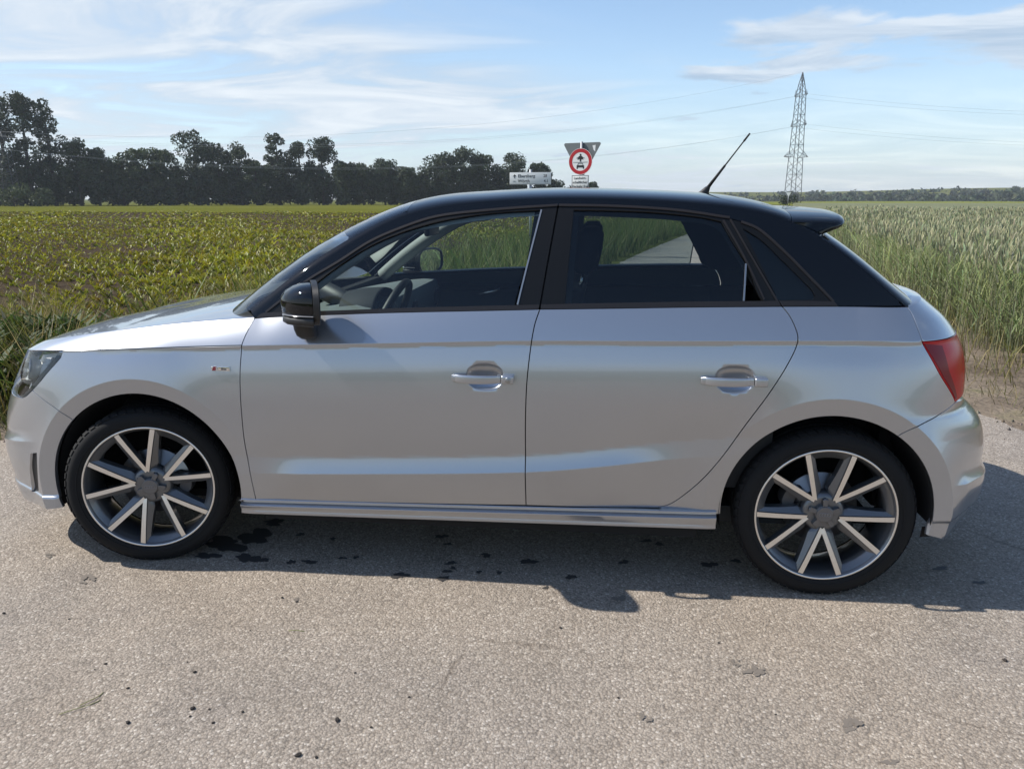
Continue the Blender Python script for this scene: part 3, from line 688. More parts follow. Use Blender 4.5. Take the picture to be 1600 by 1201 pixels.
# --- side glass, frames, B-pillar trims (children of the doors), quarter glass
g_top_f = ps((447,486),(470,464),(495.6,441),(530,415),(579,384),(628,363),(680,347.5),(720,339.5),(771,332.5),(843,328))
glass_f = resample(g_top_f, .012)+resample(ps((838,345),(802.5,476)), .012)+resample(ps((802.5,476),(660,480.5),(520,485.5),(447,487.5)), .012)[1:-1]
frame_f = resample(ps((404,494),(416,488.5),(480,439),(529.5,409),(579,377.6),(628.6,356),(680,339.5),(771,328.5),(871,321.5)), .012)+resample(ps((871,322),(843,477)), .012)[1:]+resample(ps((808.5,476),(846,328)), .012)+list(reversed(resample(g_top_f, .012)))+resample(ps((447,487.5),(404,494)), .012)[1:-1]
g_top_r = ps((896.5,328),(950,328.8),(1010,331),(1060,335),(1100,340),(1127,346))
glass_r = resample(g_top_r, .012)+resample(ps((1127,346),(1146,379),(1164,411)), .012)[1:]+resample(ps((1164,411),(1160.5,471)), .012)[1:]+resample(ps((1160.5,471),(1020,472.3),(882.5,474.5)), .012)[1:]+resample(ps((882.5,474.5),(896.5,328)), .012)[1:-1]
frame_r = resample(ps((873.5,321.5),(960,323),(1060,329.5),(1141,341.5)), .012)+resample(ps((1141,342),(1176,403),(1214,470)), .012)[1:]+resample(ps((1214,470),(1193,470.5),(1166.5,411)), .012)[1:]+list(reversed(resample(ps((1127,346),(1146,379),(1166.5,411)), .012)))[1:]+list(reversed(resample(g_top_r, .012)))[1:]+resample(ps((896.5,328),(882.5,474.5)), .012)[1:]+resample(ps((882.5,474.5),(845.5,475.5)), .012)[1:]+resample(ps((845.5,475.5),(873.5,321.5)), .012)[1:-1]
glass_q = resample(ps((1160,356),(1191,376),(1222,406),(1254,438),(1270,455),(1274,463),(1269,468.5)), .01)+resample(ps((1269,468.5),(1216,469)), .01)[1:]+resample(ps((1216,469),(1160,356)), .01)[1:-1]
frame_q = resample(ps((1143,343),(1158,347),(1183,357),(1222,390),(1262,430),(1302,471)), .01)+resample(ps((1302,471),(1217,470)), .01)[1:]+resample(ps((1217,470),(1143,343)), .01)[1:-1]
belt = lambda a, b: resample(ps(*a), .012)+list(reversed(resample(ps(*b), .012)))
M['chrome_d'] = simple('window_edge_strip', (.34, .35, .36), .4, 1.0)
def poly_line(px, w):
    P = resample(ps(*px), .012); n = []
    for i in range(len(P)):
        t = P[min(i+1, len(P)-1)]-P[max(i-1, 0)]; t = t/np.linalg.norm(t); n.append(np.array([-t[1], t[0]])*w/2)
    return [p+k for p, k in zip(P, n)]+[p-k for p, k in reversed(list(zip(P, n)))]
def mk(m):
    df, dr = DOORS['f', m], DOORS['r', m]
    kw = dict(sign=SG_S, side_mirror=m)
    panel('window_glass', side, glass_f, M['glass'], df, offset=-.006, inset=-.004, flange=0, step=(.03, .03), **kw)
    panel('window_frame', side, frame_f, M['trim'], df, offset=.0, inset=.0005, flange=.012, step=(.012, .008), **kw)
    panel('frame_moulding', side, poly_line(((416,487.5),(480,438.5),(529.5,408.5),(579,377.1),(628.6,355.5),(680,339),(771,328),(871,321)), .0075), M['trim_line'], df, offset=.004, inset=0, flange=.006, **kw)
    panel('window_edge_strip', side, poly_line(((846,328),(808.5,476)), .0055), M['chrome_d'], df, offset=.002, inset=0, flange=.004, **kw)
    panel('belt_moulding', side, belt(((402,495.5),(409,490),(437,488),(520,485.5),(660,480.5),(843,476)), ((402,496.5),(449,494.2),(560,490),(660,487.2),(760,485.2),(841.5,483.2))), M['trim_line'], df, offset=.004, inset=0, flange=.02, step=(.012, .006), **kw)
    panel('window_glass', side, glass_r, M['glass_r'], dr, offset=-.006, inset=-.004, flange=0, step=(.03, .03), **kw)
    panel('window_frame', side, frame_r, M['trim'], dr, offset=.0, inset=.0005, flange=.012, step=(.012, .008), **kw)
    panel('frame_moulding', side, poly_line(((873.5,321),(960,322.5),(1060,329),(1140,340.5)), .0075), M['trim_line'], dr, offset=.004, inset=0, flange=.006, **kw)
    panel('frame_moulding', side, poly_line(((1130,344),(1164,404),(1194,468)), .006), M['trim_line'], dr, offset=.003, inset=0, flange=.004, **kw)
    panel('frame_moulding', side, poly_line(((1141,343),(1176,404),(1214,470)), .006), M['trim_line'], dr, offset=.003, inset=0, flange=.004, **kw)
    panel('window_edge_strip', side, poly_line(((1165.5,412),(1162,470)), .0055), M['chrome_d'], dr, offset=.002, inset=0, flange=.004, **kw)
    panel('belt_moulding', side, belt(((845.5,475.8),(960,473.5),(1100,471.3),(1216,470.3)), ((845,483),(960,481.7),(1100,479.8),(1220,478.6))), M['trim_line'], dr, offset=.004, inset=0, flange=.02, step=(.012, .006), **kw)
    q = panel('quarter_window', side, glass_q, M['glass_r'], CAR, offset=-.004, inset=-.003, flange=0, step=(.02, .02), **kw)
    panel('quarter_window_frame', side, frame_q, M['trim'], q, offset=.0, inset=.0005, flange=.01, holes=[glass_q], step=(.01, .01), **kw)
    panel('frame_moulding', side, poly_line(((1158,347),(1183,357),(1222,390),(1262,430),(1302,471)), .008), M['trim_line'], q, offset=.004, inset=0, flange=.006, **kw)
    panel('belt_moulding', side, belt(((1217,470.3),(1260,470.3),(1303,471.3)), ((1222,478.6),(1265,478.4),(1309,478.6))), M['trim_line'], q, offset=.004, inset=0, flange=.02, step=(.012, .006), **kw)
both(mk)

# --- spoiler over the rear glass
def spoiler():
    b = MB(); rings = []; vv = list(np.linspace(-1, 1, 61))
    for t in vv:
        u = abs(t); v = VS*(1-u)*1.0 if False else VS*u*.985; P0 = over(s_sp+.0025, v); sg = -1 if t < 0 else 1; P0 = np.array([P0[0], abs(P0[1])*sg, P0[2]])
        Lx = .200-.016*u**2-.045*u**6; sl = math.tan(R_(3.2)); th = .024; dr = .078*(1-.15*u)
        def q(dx, dz): return (P0[0]+dx, P0[1]*(1-.02*dx/.2), P0[2]-dx*sl+dz)
        rings.append([q(0, 0), q(Lx*.33, .002), q(Lx*.66, .003), q(Lx-.018, .001), q(Lx-.004, -.004), q(Lx, -.011), q(Lx-.004, -.019), q(Lx-.04, -.036), q(Lx-.09, -.052), q(Lx-.14, -.066), q(.012, -.070), q(0, -.03)])
    b.loft(rings, True, True); return b.build('roof_spoiler', M['black'], CAR, autosmooth=42)
def spoiler_old():
    b = MB(); rings = []
    for k in range(41):
        t = k/40*2-1; y = t*.585; u = abs(t); xe = 2.585-.055*u**3-.02*u**2; e = 1-.35*max(0, u-.9)/.1
        pz = 1.352-.020*u**2; x0 = 2.352+.0*u
        top0 = (x0, y, pz); P = [top0, (x0+.09, y, pz-.010), (xe-.05, y, pz-.022-.008*u), (xe-.008, y, pz-.032-.008*u), (xe, y, pz-.042-.008*u), (xe-.012, y, pz-.058-.010*u), (xe-.09, y*.985, pz-.085-.02*u), (xe-.15, y*.97, pz-.098-.03*u), (x0+.01, y*.96, pz-.06-.03*u), (x0, y*.98, pz-.03)]
        rings.append(P)
    # tuck the ends in
    for j, f in ((0, .0), (40, .0)):
        c = np.mean(np.array(rings[j]), axis=0); rings[j] = [tuple(c+(np.array(p)-c)*np.array([.97, 1, .78])) for p in rings[j]]
    b.loft(rings, True, True); return b.build('roof_spoiler', M['black'], CAR, autosmooth=50)
spoiler()

# --- door handles
def handle(hx, hz, door, m, lock):
    P0 = body(hx, hz); w = -float(body(np.array([hx+.11]), np.array([hz]))[0][1]); yb = -(w)
    b = MB(); rings = []
    n = 25
    for k in range(n):
        t = k/(n-1); x = hx-.113+t*.170; hh = .0135+.0015*math.sin(t*math.pi); bow = .030+.012*math.sin(t*math.pi)-.012*(abs(2*t-1)**6)
        e = min(1, (t*(1-t)*30)); hh *= .80+.20*min(1, t*14)*min(1, (1-t)*14+.6); cz0 = hz-.003-.006*t*0
        yo = yb-bow; th = .013
        rings.append([(x, yo+th*.5-th*.5*np.sign(math.cos(a))*abs(math.cos(a))**.55, cz0+hh*np.sign(math.sin(a))*abs(math.sin(a))**.6) for a in np.linspace(0, 2*math.pi, 17)[:-1]])
    b.loft(rings, True, True)
    # the mounts at both ends
    b.box((hx-.100, yb-.012, hz-.003), (.022, .034, .021), bev=.004); b.box((hx+.050, yb-.012, hz-.003), (.016, .034, .024), bev=.004)
    h = b.build('door_handle', M['paint'], door, mirror=m, autosmooth=40)
    c = MB(); c.box((hx+.080, yb-.016, hz-.003), (.043, .034, .030), bev=.006); c.build('handle_cap', M['paint'], door, mirror=m)
    if lock:
        c = MB(); c.lathe([(.0001, -.0345), (.0095, -.0345), (.0105, -.0335), (.0105, -.030)], 20, c=(hx+.083, yb, hz-.003)); c.box((hx+.083, yb-.0345, hz-.003), (.002, .002, .010)); c.build('lock_cylinder', M['chrome_d'], door, mirror=m)
def mk(m):
    handle(*HANDLES[0], DOORS['f', m], m, True); handle(*HANDLES[1], DOORS['r', m], m, False)
both(mk)

# --- sills
def mk(m):
    b = MB(); xs = np.linspace(.362, 2.100, 60); rings = []
    for x in xs:
        t = (x-.362)/1.74; z0 = .272+.028*t; z1 = .216+.019*t; ex = -.004*max(0, 1-(x-.362)/.03)-.004*max(0, 1-(2.1-x)/.03)
        pr = [(.815, z0+.004), (.838, z0+.003), (.8405, z0+.0005), (.8405, z0-.002), (.833, z0-.005), (.834, z0-.011), (.846, z0-.0165), (.8495, z0-.019), (.8498, z0-.022), (.842, z1+.022), (.8405, z1+.016), (.8425, z1+.008), (.8415, z1+.003), (.836, z1-.001), (.80, z1-.003)]
        rings.append([(x, -(w+ex), z) for w, z in pr])
    b.loft(rings, False, False)
    for r in (rings[0], rings[-1]): b.add(r, [tuple(range(len(r)))])
    b.build('side_skirt', M['paint'], CAR, mirror=m, autosmooth=28)
both(mk)

# --- black inner shell, wheel housings, floor
def inner_shell():
    b = MB()
    for m in (1, -1):
        ss = np.linspace(SC_F+.02, SC_R-.02, 150); zs = np.linspace(.215, .93, 34); idx = {}
        V = []; F = []
        Sg, Zg = np.meshgrid(ss, zs, indexing='ij'); P = body(Sg.ravel(), Zg.ravel()); Nn = surf_normal(body, np.stack([Sg.ravel(), Zg.ravel()], -1))*SG_B; P = P-Nn*.045; P[:, 1] *= m
        rF = np.hypot(Sg-ARF[0], Zg-ARF[1]).ravel() < ARF[2]+.012; rR = np.hypot(Sg-ARR[0], Zg-ARR[1]).ravel() < ARR[2]+.012
        bad = rF | rR; nz = len(zs); F = []
        for i in range(len(ss)-1):
            for j in range(nz-1):
                q = (i*nz+j, (i+1)*nz+j, (i+1)*nz+j+1, i*nz+j+1)
                if ss[i] < .5 and zs[j+1] > float(z_torn(ss[i]))-.03: continue
                if ss[i] < -.33 and zs[j+1] > .60: continue
                if not any(bad[k] for k in q): F.append(q)
        b.add(P, F, True)
    for z in (.205,):
        b.box((1.10, 0, z), (3.2, 1.24, .03))
        b.box((1.24, 0, z), (1.60, 1.62, .03))
    b.box((-.45, 0, .44), (.05, 1.52, .52)); b.box((.47, 0, .62), (.04, 1.5, .66)); b.box((2.72, 0, .58), (.04, 1.2, .65))
    b.build('inner_shell', M['under'], CAR, recalc=False)
inner_shell()
def housing(A, m):
    b = MB(); r = A[2]+.006
    a0_, a1_ = (-.10, math.pi+.24) if A[0] > 1 else (-.24, math.pi+.37)
    b.lathe([(r, -.835), (r+.002, -.60), (r, -.50)], 40, c=(A[0], 0, A[1]), a0=a0_, a1=a1_, close=False)
    V = [(A[0]+r*math.cos(t), -.50, A[1]+r*math.sin(t)) for t in np.linspace(a0_, a1_, 30)]; b.add(V, [tuple(range(30))])
    b.build('wheel_housing', M['liner'], CAR, mirror=m, recalc=False)
def mk(m): housing(ARF, m); housing(ARR, m)
both(mk)
# ================================================================ wheels
M['tyre'] = simple('tyre_rubber', (.0075, .0075, .008), .82, spec=.35, bump=(240, .25))
M['mach'] = simple('machined_alloy', (.78, .77, .755), .30, 1.0)
M['rimgrey'] = simple('grey_alloy_paint', (.135, .14, .148), .33, .55, coat=.6)
M['disc'] = simple('brake_disc', (.30, .29, .28), .35, 1.0)
M['caliper'] = simple('brake_caliper', (.10, .10, .105), .55, .5)
M['bolt'] = simple('wheel_bolt', (.25, .25, .26), .35, .9)
M['cap'] = simple('wheel_cap', (.14, .14, .145), .38, .6, coat=.4)
TR, RL = .3035, .2395          # tyre and rim-lip radius
def build_wheel(spin):
    """axis along y, outer face at -y; y=0 is the rim lip plane"""
    w = MB()
    # barrel and lip (painted grey), seen through the spokes
    w.lathe([(RL-.006, .000), (RL-.010, .004), (RL-.016, .016), (RL-.022, .05), (RL-.028, .09), (RL-.020, .15), (RL-.008, .19)], 72)
    wheel = w.build('wheel', M['rimgrey'], None)
    t = MB()
    prof = [(RL-.005, .004), (RL+.004, -.004), (RL+.010, -.006), (RL+.020, -.0075), (RL+.034, -.0065), (RL+.046, -.002), (RL+.054, .006), (TR-.004, .0165), (TR-.0008, .026)]
    grooves = [.045, .085, .125, .165]; y = .026
    for gy in grooves: prof += [(TR, gy-.005), (TR-.007, gy-.004), (TR-.007, gy+.004), (TR, gy+.005)]
    prof += [(TR-.001, .186), (TR-.004, .196), (RL+.05, .210), (RL+.02, .218), (RL-.005, .206)]
    t.lathe(prof, 96)
    # rim protector rib and tread blocks on the shoulder
    t.lathe([(RL+.0125, -.0062), (RL+.0135, -.0082), (RL+.0165, -.0085), (RL+.0175, -.0070)], 96)
    tw = t.build('tyre', M['tyre'], wheel, autosmooth=35)
    nb = 60; tb = MB()
    for k in range(nb):
        a = 2*math.pi*k/nb; da = 2*math.pi/nb*.36
        P = []
        for (r, y, aa) in ((RL+.0545, .0052, a), (TR-.0025, .0160, a+.02), (TR+.0008, .0270, a+.03), (TR+.0008, .0385, a+.045)):
            P.append(((r*math.cos(aa-da), y, r*math.sin(aa-da)), (r*math.cos(aa+da), y, r*math.sin(aa+da))))
        V = [p for pr in P for p in pr]; V2 = [(x*1.008, yy-.0012, z*1.008) for x, yy, z in V]
        tb.add(V2, [(0, 1, 3, 2), (2, 3, 5, 4), (4, 5, 7, 6)]+[], False)
        n = len(V); tb.add(V+V2, [(0, 2, n+2, n), (2, 4, n+4, n+2), (4, 6, n+6, n+4), (1, n+1, n+3, 3), (3, n+3, n+5, 5), (5, n+5, n+7, 7), (0, n, n+1, 1)])
    tb.build('tread_blocks', M['tyre'], wheel)
    # machined lip ring
    l = MB(); l.lathe([(RL-.0075, .0030), (RL-.0068, -.0002), (RL-.0058, -.0012), (RL-.0015, -.0015), (RL+.0008, .0004), (RL+.001, .004)], 96); l.build('rim_lip', M['mach'], wheel)
    # spokes: five V pairs, machined faces with grey flanks on the outer side of each V
    mc = MB(); gy = MB()
    def pol(r, a): return (r*math.sin(a), r*math.cos(a))
    HW = .0082; ap = .056; rr = RL-.0065
    for k in range(5):
        c = spin+k*2*math.pi/5
        for sg in (1, -1):
            # centre line: from the apex to the rim; face recedes towards the hub
            a_out = c+sg*R_(16.6); n = 10; E0 = []; E1 = []; G1 = []; D0 = []
            p0 = np.array(pol(ap, c)); p1 = np.array(pol(rr, a_out))
            # apex of the two arms meets on the V's centre line
            d = (p1-p0)/np.linalg.norm(p1-p0); nrm = np.array([d[1], -d[0]])*sg       # towards the outside of the V
            for i in range(n+1):
                t = i/n; p = p0+(p1-p0)*t; h = HW*(.86+.20*t)
                dep = .004+.020*(1-t)**1.5
                E0.append((p-nrm*h, dep)); E1.append((p+nrm*h, dep))
                fl = .0150+.014*(1-t)**2*min(1, t/.12)
                if t < .14: fl *= t/.14*.7+.3
                G1.append((p+nrm*(h+fl), dep+.012+.012*(1-t)))
                D0.append(t)
            # inner edges of both arms must not cross the V centre line
            cl = np.array([math.sin(c), math.cos(c)]); cn = np.array([cl[1], -cl[0]])*sg
            def clampc(p):
                q = p@cn
                return p if q > 0 else p-cn*q
            A = [(clampc(p), dp) for p, dp in E0]; B = E1
            V = [(p[0], dp, p[1]) for p, dp in A]+[(p[0], dp, p[1]) for p, dp in B]; m = n+1
            mc.add(V, [(i, i+1, m+i+1, m+i) for i in range(n)])
            # flank on the outside: bevelled shelf, then wall back
            V = [(p[0], dp+.0008, p[1]) for p, dp in B]+[(p[0], dp+.006, p[1]) for p, dp in [(q+nrm*.002, d2) for q, d2 in B]]+[(p[0], dp, p[1]) for p, dp in G1]+[(p[0]*.99, dp+.034, p[1]*.99) for p, dp in G1]
            F = []
            for rr_ in range(3): F += [(rr_*m+i, rr_*m+i+1, (rr_+1)*m+i+1, (rr_+1)*m+i) for i in range(n)]
            gy.add(V, F)
            # wall on the inside of the V
            V = [(p[0], dp, p[1]) for p, dp in A]+[(p[0]*.995, dp+.042, p[1]*.995) for p, dp in [(q+nrm*.003, d2) for q, d2 in A]]
            gy.add(V, [(i, m+i, m+i+1, i+1) for i in range(n)])
        # web between neighbouring Vs at the rim
        for sg in (1,):
            a0, a1 = c+R_(16.6), c+R_(72-16.6)
            V = []; F = []
            for i in range(9):
                a = a0+(a1-a0)*i/8
                for r, dp in ((RL-.0072, .0025), (RL-.011, .009), (RL-.034, .018), (RL-.036, .050)): x, z = pol(r, a); V.append((x, dp, z))
            for i in range(8):
                for j in range(3): F.append((i*4+j, i*4+j+1, (i+1)*4+j+1, (i+1)*4+j))
            gy.add(V, F, True)
        a0, a1 = c-R_(16.6), c+R_(16.6); V = []; F = []
        for i in range(7):
            a = a0+(a1-a0)*i/6
            for r, dp in ((RL-.0072, .0025), (RL-.010, .010), (RL-.019, .020), (RL-.021, .050)): x, z = pol(r, a); V.append((x, dp, z))
        for i in range(6):
            for j in range(3): F.append((i*4+j, i*4+j+1, (i+1)*4+j+1, (i+1)*4+j))
        gy.add(V, F, True)
    # hub bowl
    gy.lathe([(.028, .030), (.052, .028), (.066, .031), (.074, .044), (.072, .075)], 40)
    gy.build('spoke_flanks', M['rimgrey'], wheel, recalc=False); mc.build('spoke_faces', M['mach'], wheel, recalc=False)
    # star-shaped centre cap with five lobes over the bolts
    cp = MB(); ring = []
    na = 150; outl = []
    for k in range(na):
        a = 2*math.pi*k/na; ph = ((a-spin-math.pi/5) % (2*math.pi/5))-math.pi/5+math.pi/5
        ph = (a-spin) % (2*math.pi/5); dd = abs(ph-math.pi/5)              # lobes sit between the Vs
        r = .040
        lobe = .0615 if dd < .19 else .040
        tt = np.clip((dd-.15)/.10, 0, 1); tt = tt*tt*(3-2*tt); r = .0565*(1-tt)+.0315*tt
        if dd < .15: r = .0565-.004*(dd/.15)**2
        outl.append((r*math.sin(a), r*math.cos(a)))
    rings = [[(x*f, yy, z*f) for x, z in outl] for f, yy in ((1.0, .034), (1.0, .016), (.95, .0135))]+[[(r_*math.sin(2*math.pi*k/na), yy, r_*math.cos(2*math.pi*k/na)) for k in range(na)] for r_, yy in ((.0285, .0128), (.0280, .0095), (.0265, .0085), (.001, .0080))]
    cp.loft(rings, True, False); cp.build('centre_cap', M['cap'], wheel, autosmooth=30)
    em = MB()
    for i in range(4):
        x0 = (i-1.5)*.0088; em.lathe([(.0050, .0082), (.0055, .0070), (.0066, .0070), (.0070, .0082)], 24, c=(x0, 0, 0))
    em.build('cap_emblem', M['bolt'], wheel, recalc=False)
    # brake disc, caliper
    d = MB(); d.lathe([(.02, .075), (.065, .075), (.066, .085), (.128, .085), (.13, .088), (.13, .104), (.066, .104)], 60); d.build('brake_disc', M['disc'], wheel)
    return wheel
def caliper(wheel, ang_):
    c = MB(); rings = []
    for k in range(9):
        a = ang_+(k/8-.5)*.95; e = 1-.25*abs(k/4-1)**3
        rings.append([(r*math.sin(a), y, r*math.cos(a)) for r, y in ((.095, .066), (.138*e+.0, .062), (.142*e, .075), (.142*e, .12), (.095, .12))])
    c.loft(rings, True, True); c.build('brake_caliper', M['caliper'], wheel, autosmooth=40)
def place(w, x, y, rz): w.parent = CAR; w.location = (x, y, TR-.002); w.rotation_euler = (0, 0, rz)
YW = -.8335
wf = build_wheel(R_(-8)); caliper(wf, R_(95)); place(wf, 0, YW, .245)
wr = build_wheel(R_(36)); caliper(wr, R_(-70)); place(wr, 2.469, YW, 0)
wf2 = copy_tree(wf); place(wf2, 0, -YW, math.pi+.245); wr2 = copy_tree(wr); place(wr2, 2.469, -YW, math.pi)

# ================================================================ door mirrors
SHEAR = [0.0, 0.0]
def super_ring(c, ry, rz, n=2.6, seg=28, x=0):
    return [(x-SHEAR[0]*(c[0]+ry*np.sign(math.cos(a))*abs(math.cos(a))**(2/n)-SHEAR[1]), c[0]+ry*np.sign(math.cos(a))*abs(math.cos(a))**(2/n), c[1]+rz*np.sign(math.sin(a))*abs(math.sin(a))**(2/n)) for a in np.linspace(0, 2*math.pi, seg+1)[:-1]]
def mirror_unit(m):
    # housing: front cap (gloss black) tapering forwards, rear rim, glass facing backwards
    x1 = .684; yc = -.915; zc = 1.022
    st = [(-.082, .030, .012, .006, -.004), (-.077, .058, .028, .004, -.002), (-.062, .080, .042, .002, .0), (-.035, .096, .055, .0, .002), (-.008, .105, .063, 0, .003), (.018, .108, .067, 0, .003), (.026, .108, .067, 0, .003)]
    SHEAR[:] = [.42, yc]
    def rings(st): return [super_ring((yc+oy, zc+oz), ry, rz, 3.0, 32, x1+dx) for dx, ry, rz, oy, oz in st]
    h = MB(); h.loft(rings(st), True, True); hs = h.build('door_mirror', M['black'], CAR, mirror=m, autosmooth=60)
    r = MB(); r.loft([super_ring((yc, zc+.003), .1085, .0685, 3.0, 32, x1+.028), super_ring((yc, zc+.003), .112, .072, 3.0, 32, x1+.029), super_ring((yc, zc+.003), .112, .072, 3.0, 32, x1+.048), super_ring((yc, zc+.003), .104, .065, 3.0, 32, x1+.052), super_ring((yc, zc+.003), .098, .059, 3.0, 32, x1+.040)], True, False)
    r.build('rear_rim', M['plastic'], hs, mirror=m, autosmooth=40)
    g = MB(); g.loft([super_ring((yc, zc+.003), .100, .061, 3.0, 32, x1+.042), super_ring((yc, zc+.003), .05, .030, 3.0, 32, x1+.042), super_ring((yc, zc+.003), .001, .001, 3.0, 32, x1+.042)], True, False)
    g.build('mirror_glass', simple('mirror_glass', (.75, .78, .80), .01, 1.0) if 'mg' not in M else M['mg'], hs, mirror=m)
    # lower shell with the thin light line of the indicator, and the foot
    lo = MB(); sl = [(-.077, .060, .010), (-.062, .084, .017), (-.035, .1005, .020), (-.008, .109, .022), (.026, .1125, .024)]
    rr = []
    for dx, ry, hz in sl: rr.append(super_ring((yc, zc-.048), ry, hz, 3.2, 28, x1+dx))
    lo.loft(rr, True, True); lo.build('lower_shell', M['plastic'], hs, mirror=m, autosmooth=50)
    il = MB(); rr = []
    for dx, ry, hz in sl: rr.append(super_ring((yc, zc-.030), ry+.0015, .0028, 4, 28, x1+dx))
    il.loft(rr, True, True); il.build('indicator_strip', simple('indicator_strip', (.22, .22, .23), .15, .2, coat=1), hs, mirror=m, autosmooth=50)
    ft = MB(); rr = []
    for z, x0, rx, y0, ry in ((.975, .672, .036, -.890, .045), (.955, .670, .037, -.880, .045), (.925, .668, .037, -.868, .040), (.903, .668, .035, -.856, .034), (.890, .668, .024, -.848, .022)):
        rr.append([(x0+rx*np.sign(math.cos(a))*abs(math.cos(a))**.75, y0+ry*np.sign(math.sin(a))*abs(math.sin(a))**.75, z) for a in np.linspace(0, 2*math.pi, 25)[:-1]])
    ft.loft(rr, True, True); ft.build('mirror_foot', M['plastic'], hs, mirror=m, autosmooth=60)
M['mg'] = simple('mirror_silvering', (.78, .81, .83), .01, 1.0)
both(mirror_unit); SHEAR[:] = [0.0, 0.0]

# ================================================================ aerial, fuel flap side details, badge
p0 = at_dist(1108, 300, 3.55); 
def aerial():
    base = Vector((2.13, 0.0, 1.378)); foot = MB(); rings = []
    for k in range(7):
        t = k/6; rings.append([(base.x-.045+.035*t+(.034-.024*t)*math.cos(a), base.y+(.018-.010*t)*math.sin(a), base.z-.012+.048*t) for a in np.linspace(0, 2*math.pi, 17)[:-1]])
    foot.loft(rings, True, True); o = foot.build('roof_aerial', M['plastic'], CAR, autosmooth=60)
    d = Vector((.158, 0, .217)); s = Vector((2.118, 0, 1.408)); rod = MB(); rod.tube([s, s+d*.42], [.0072, .0048], 10); rod.build('aerial_sleeve', M['rubber'], o)
    r2 = MB(); r2.tube([s+d*.42, s+d*.9], [.0030, .0026], 8); r2.tube([s+d*.86, s+d*1.0], [.0042, .0036], 8); r2.build('aerial_rod', M['rubber'], o)
aerial()
def text_mesh(txt, size, ext=.001, bold=0):
    cu = bpy.data.curves.new('txt', 'FONT'); cu.body = txt; cu.size = size; cu.extrude = ext; cu.align_x = 'CENTER'; cu.align_y = 'CENTER'; cu.offset = bold; cu.resolution_u = 4
    o = bpy.data.objects.new('txt', cu); COL.objects.link(o); dg = bpy.context.evaluated_depsgraph_get(); dg.update(); me = bpy.data.meshes.new_from_object(o.evaluated_get(dg)); bpy.data.objects.remove(o); return me
def badge(m):
    c = inv_b(345.5, 575.5); sg = 1 if m else -1
    y = float(body(c[0], c[1])[1]); X, Z = c[0], c[1]
    b = MB(); b.box((X, y-.003, Z), (.068, .006, .0155), bev=.0012); o = b.build('wing_badge', M['chrome'], CAR, mirror=m)
    r = MB(); r.prism([(X-.032, Z-.0075), (X-.019, Z-.0075), (X-.013, Z+.0075), (X-.026, Z+.0075)], y-.0066, y-.004); r.build('red_field', simple('badge_red', (.30, .01, .03), .25, coat=1), o, mirror=m)
    for t, dx, sz in (('S', -.013 if not m else -.013, .017), ('line', .013, .0135)):
        me = text_mesh(t, sz, .0006, .0003); to = mesh_obj('badge_lettering', me, M['bolt'] if t == 'line' else M['chrome'], o)
        to.location = (X+dx, sg*(abs(y)+.0072), Z-.0005); to.rotation_euler = (math.pi/2, 0, 0 if not m else math.pi)
both(badge)

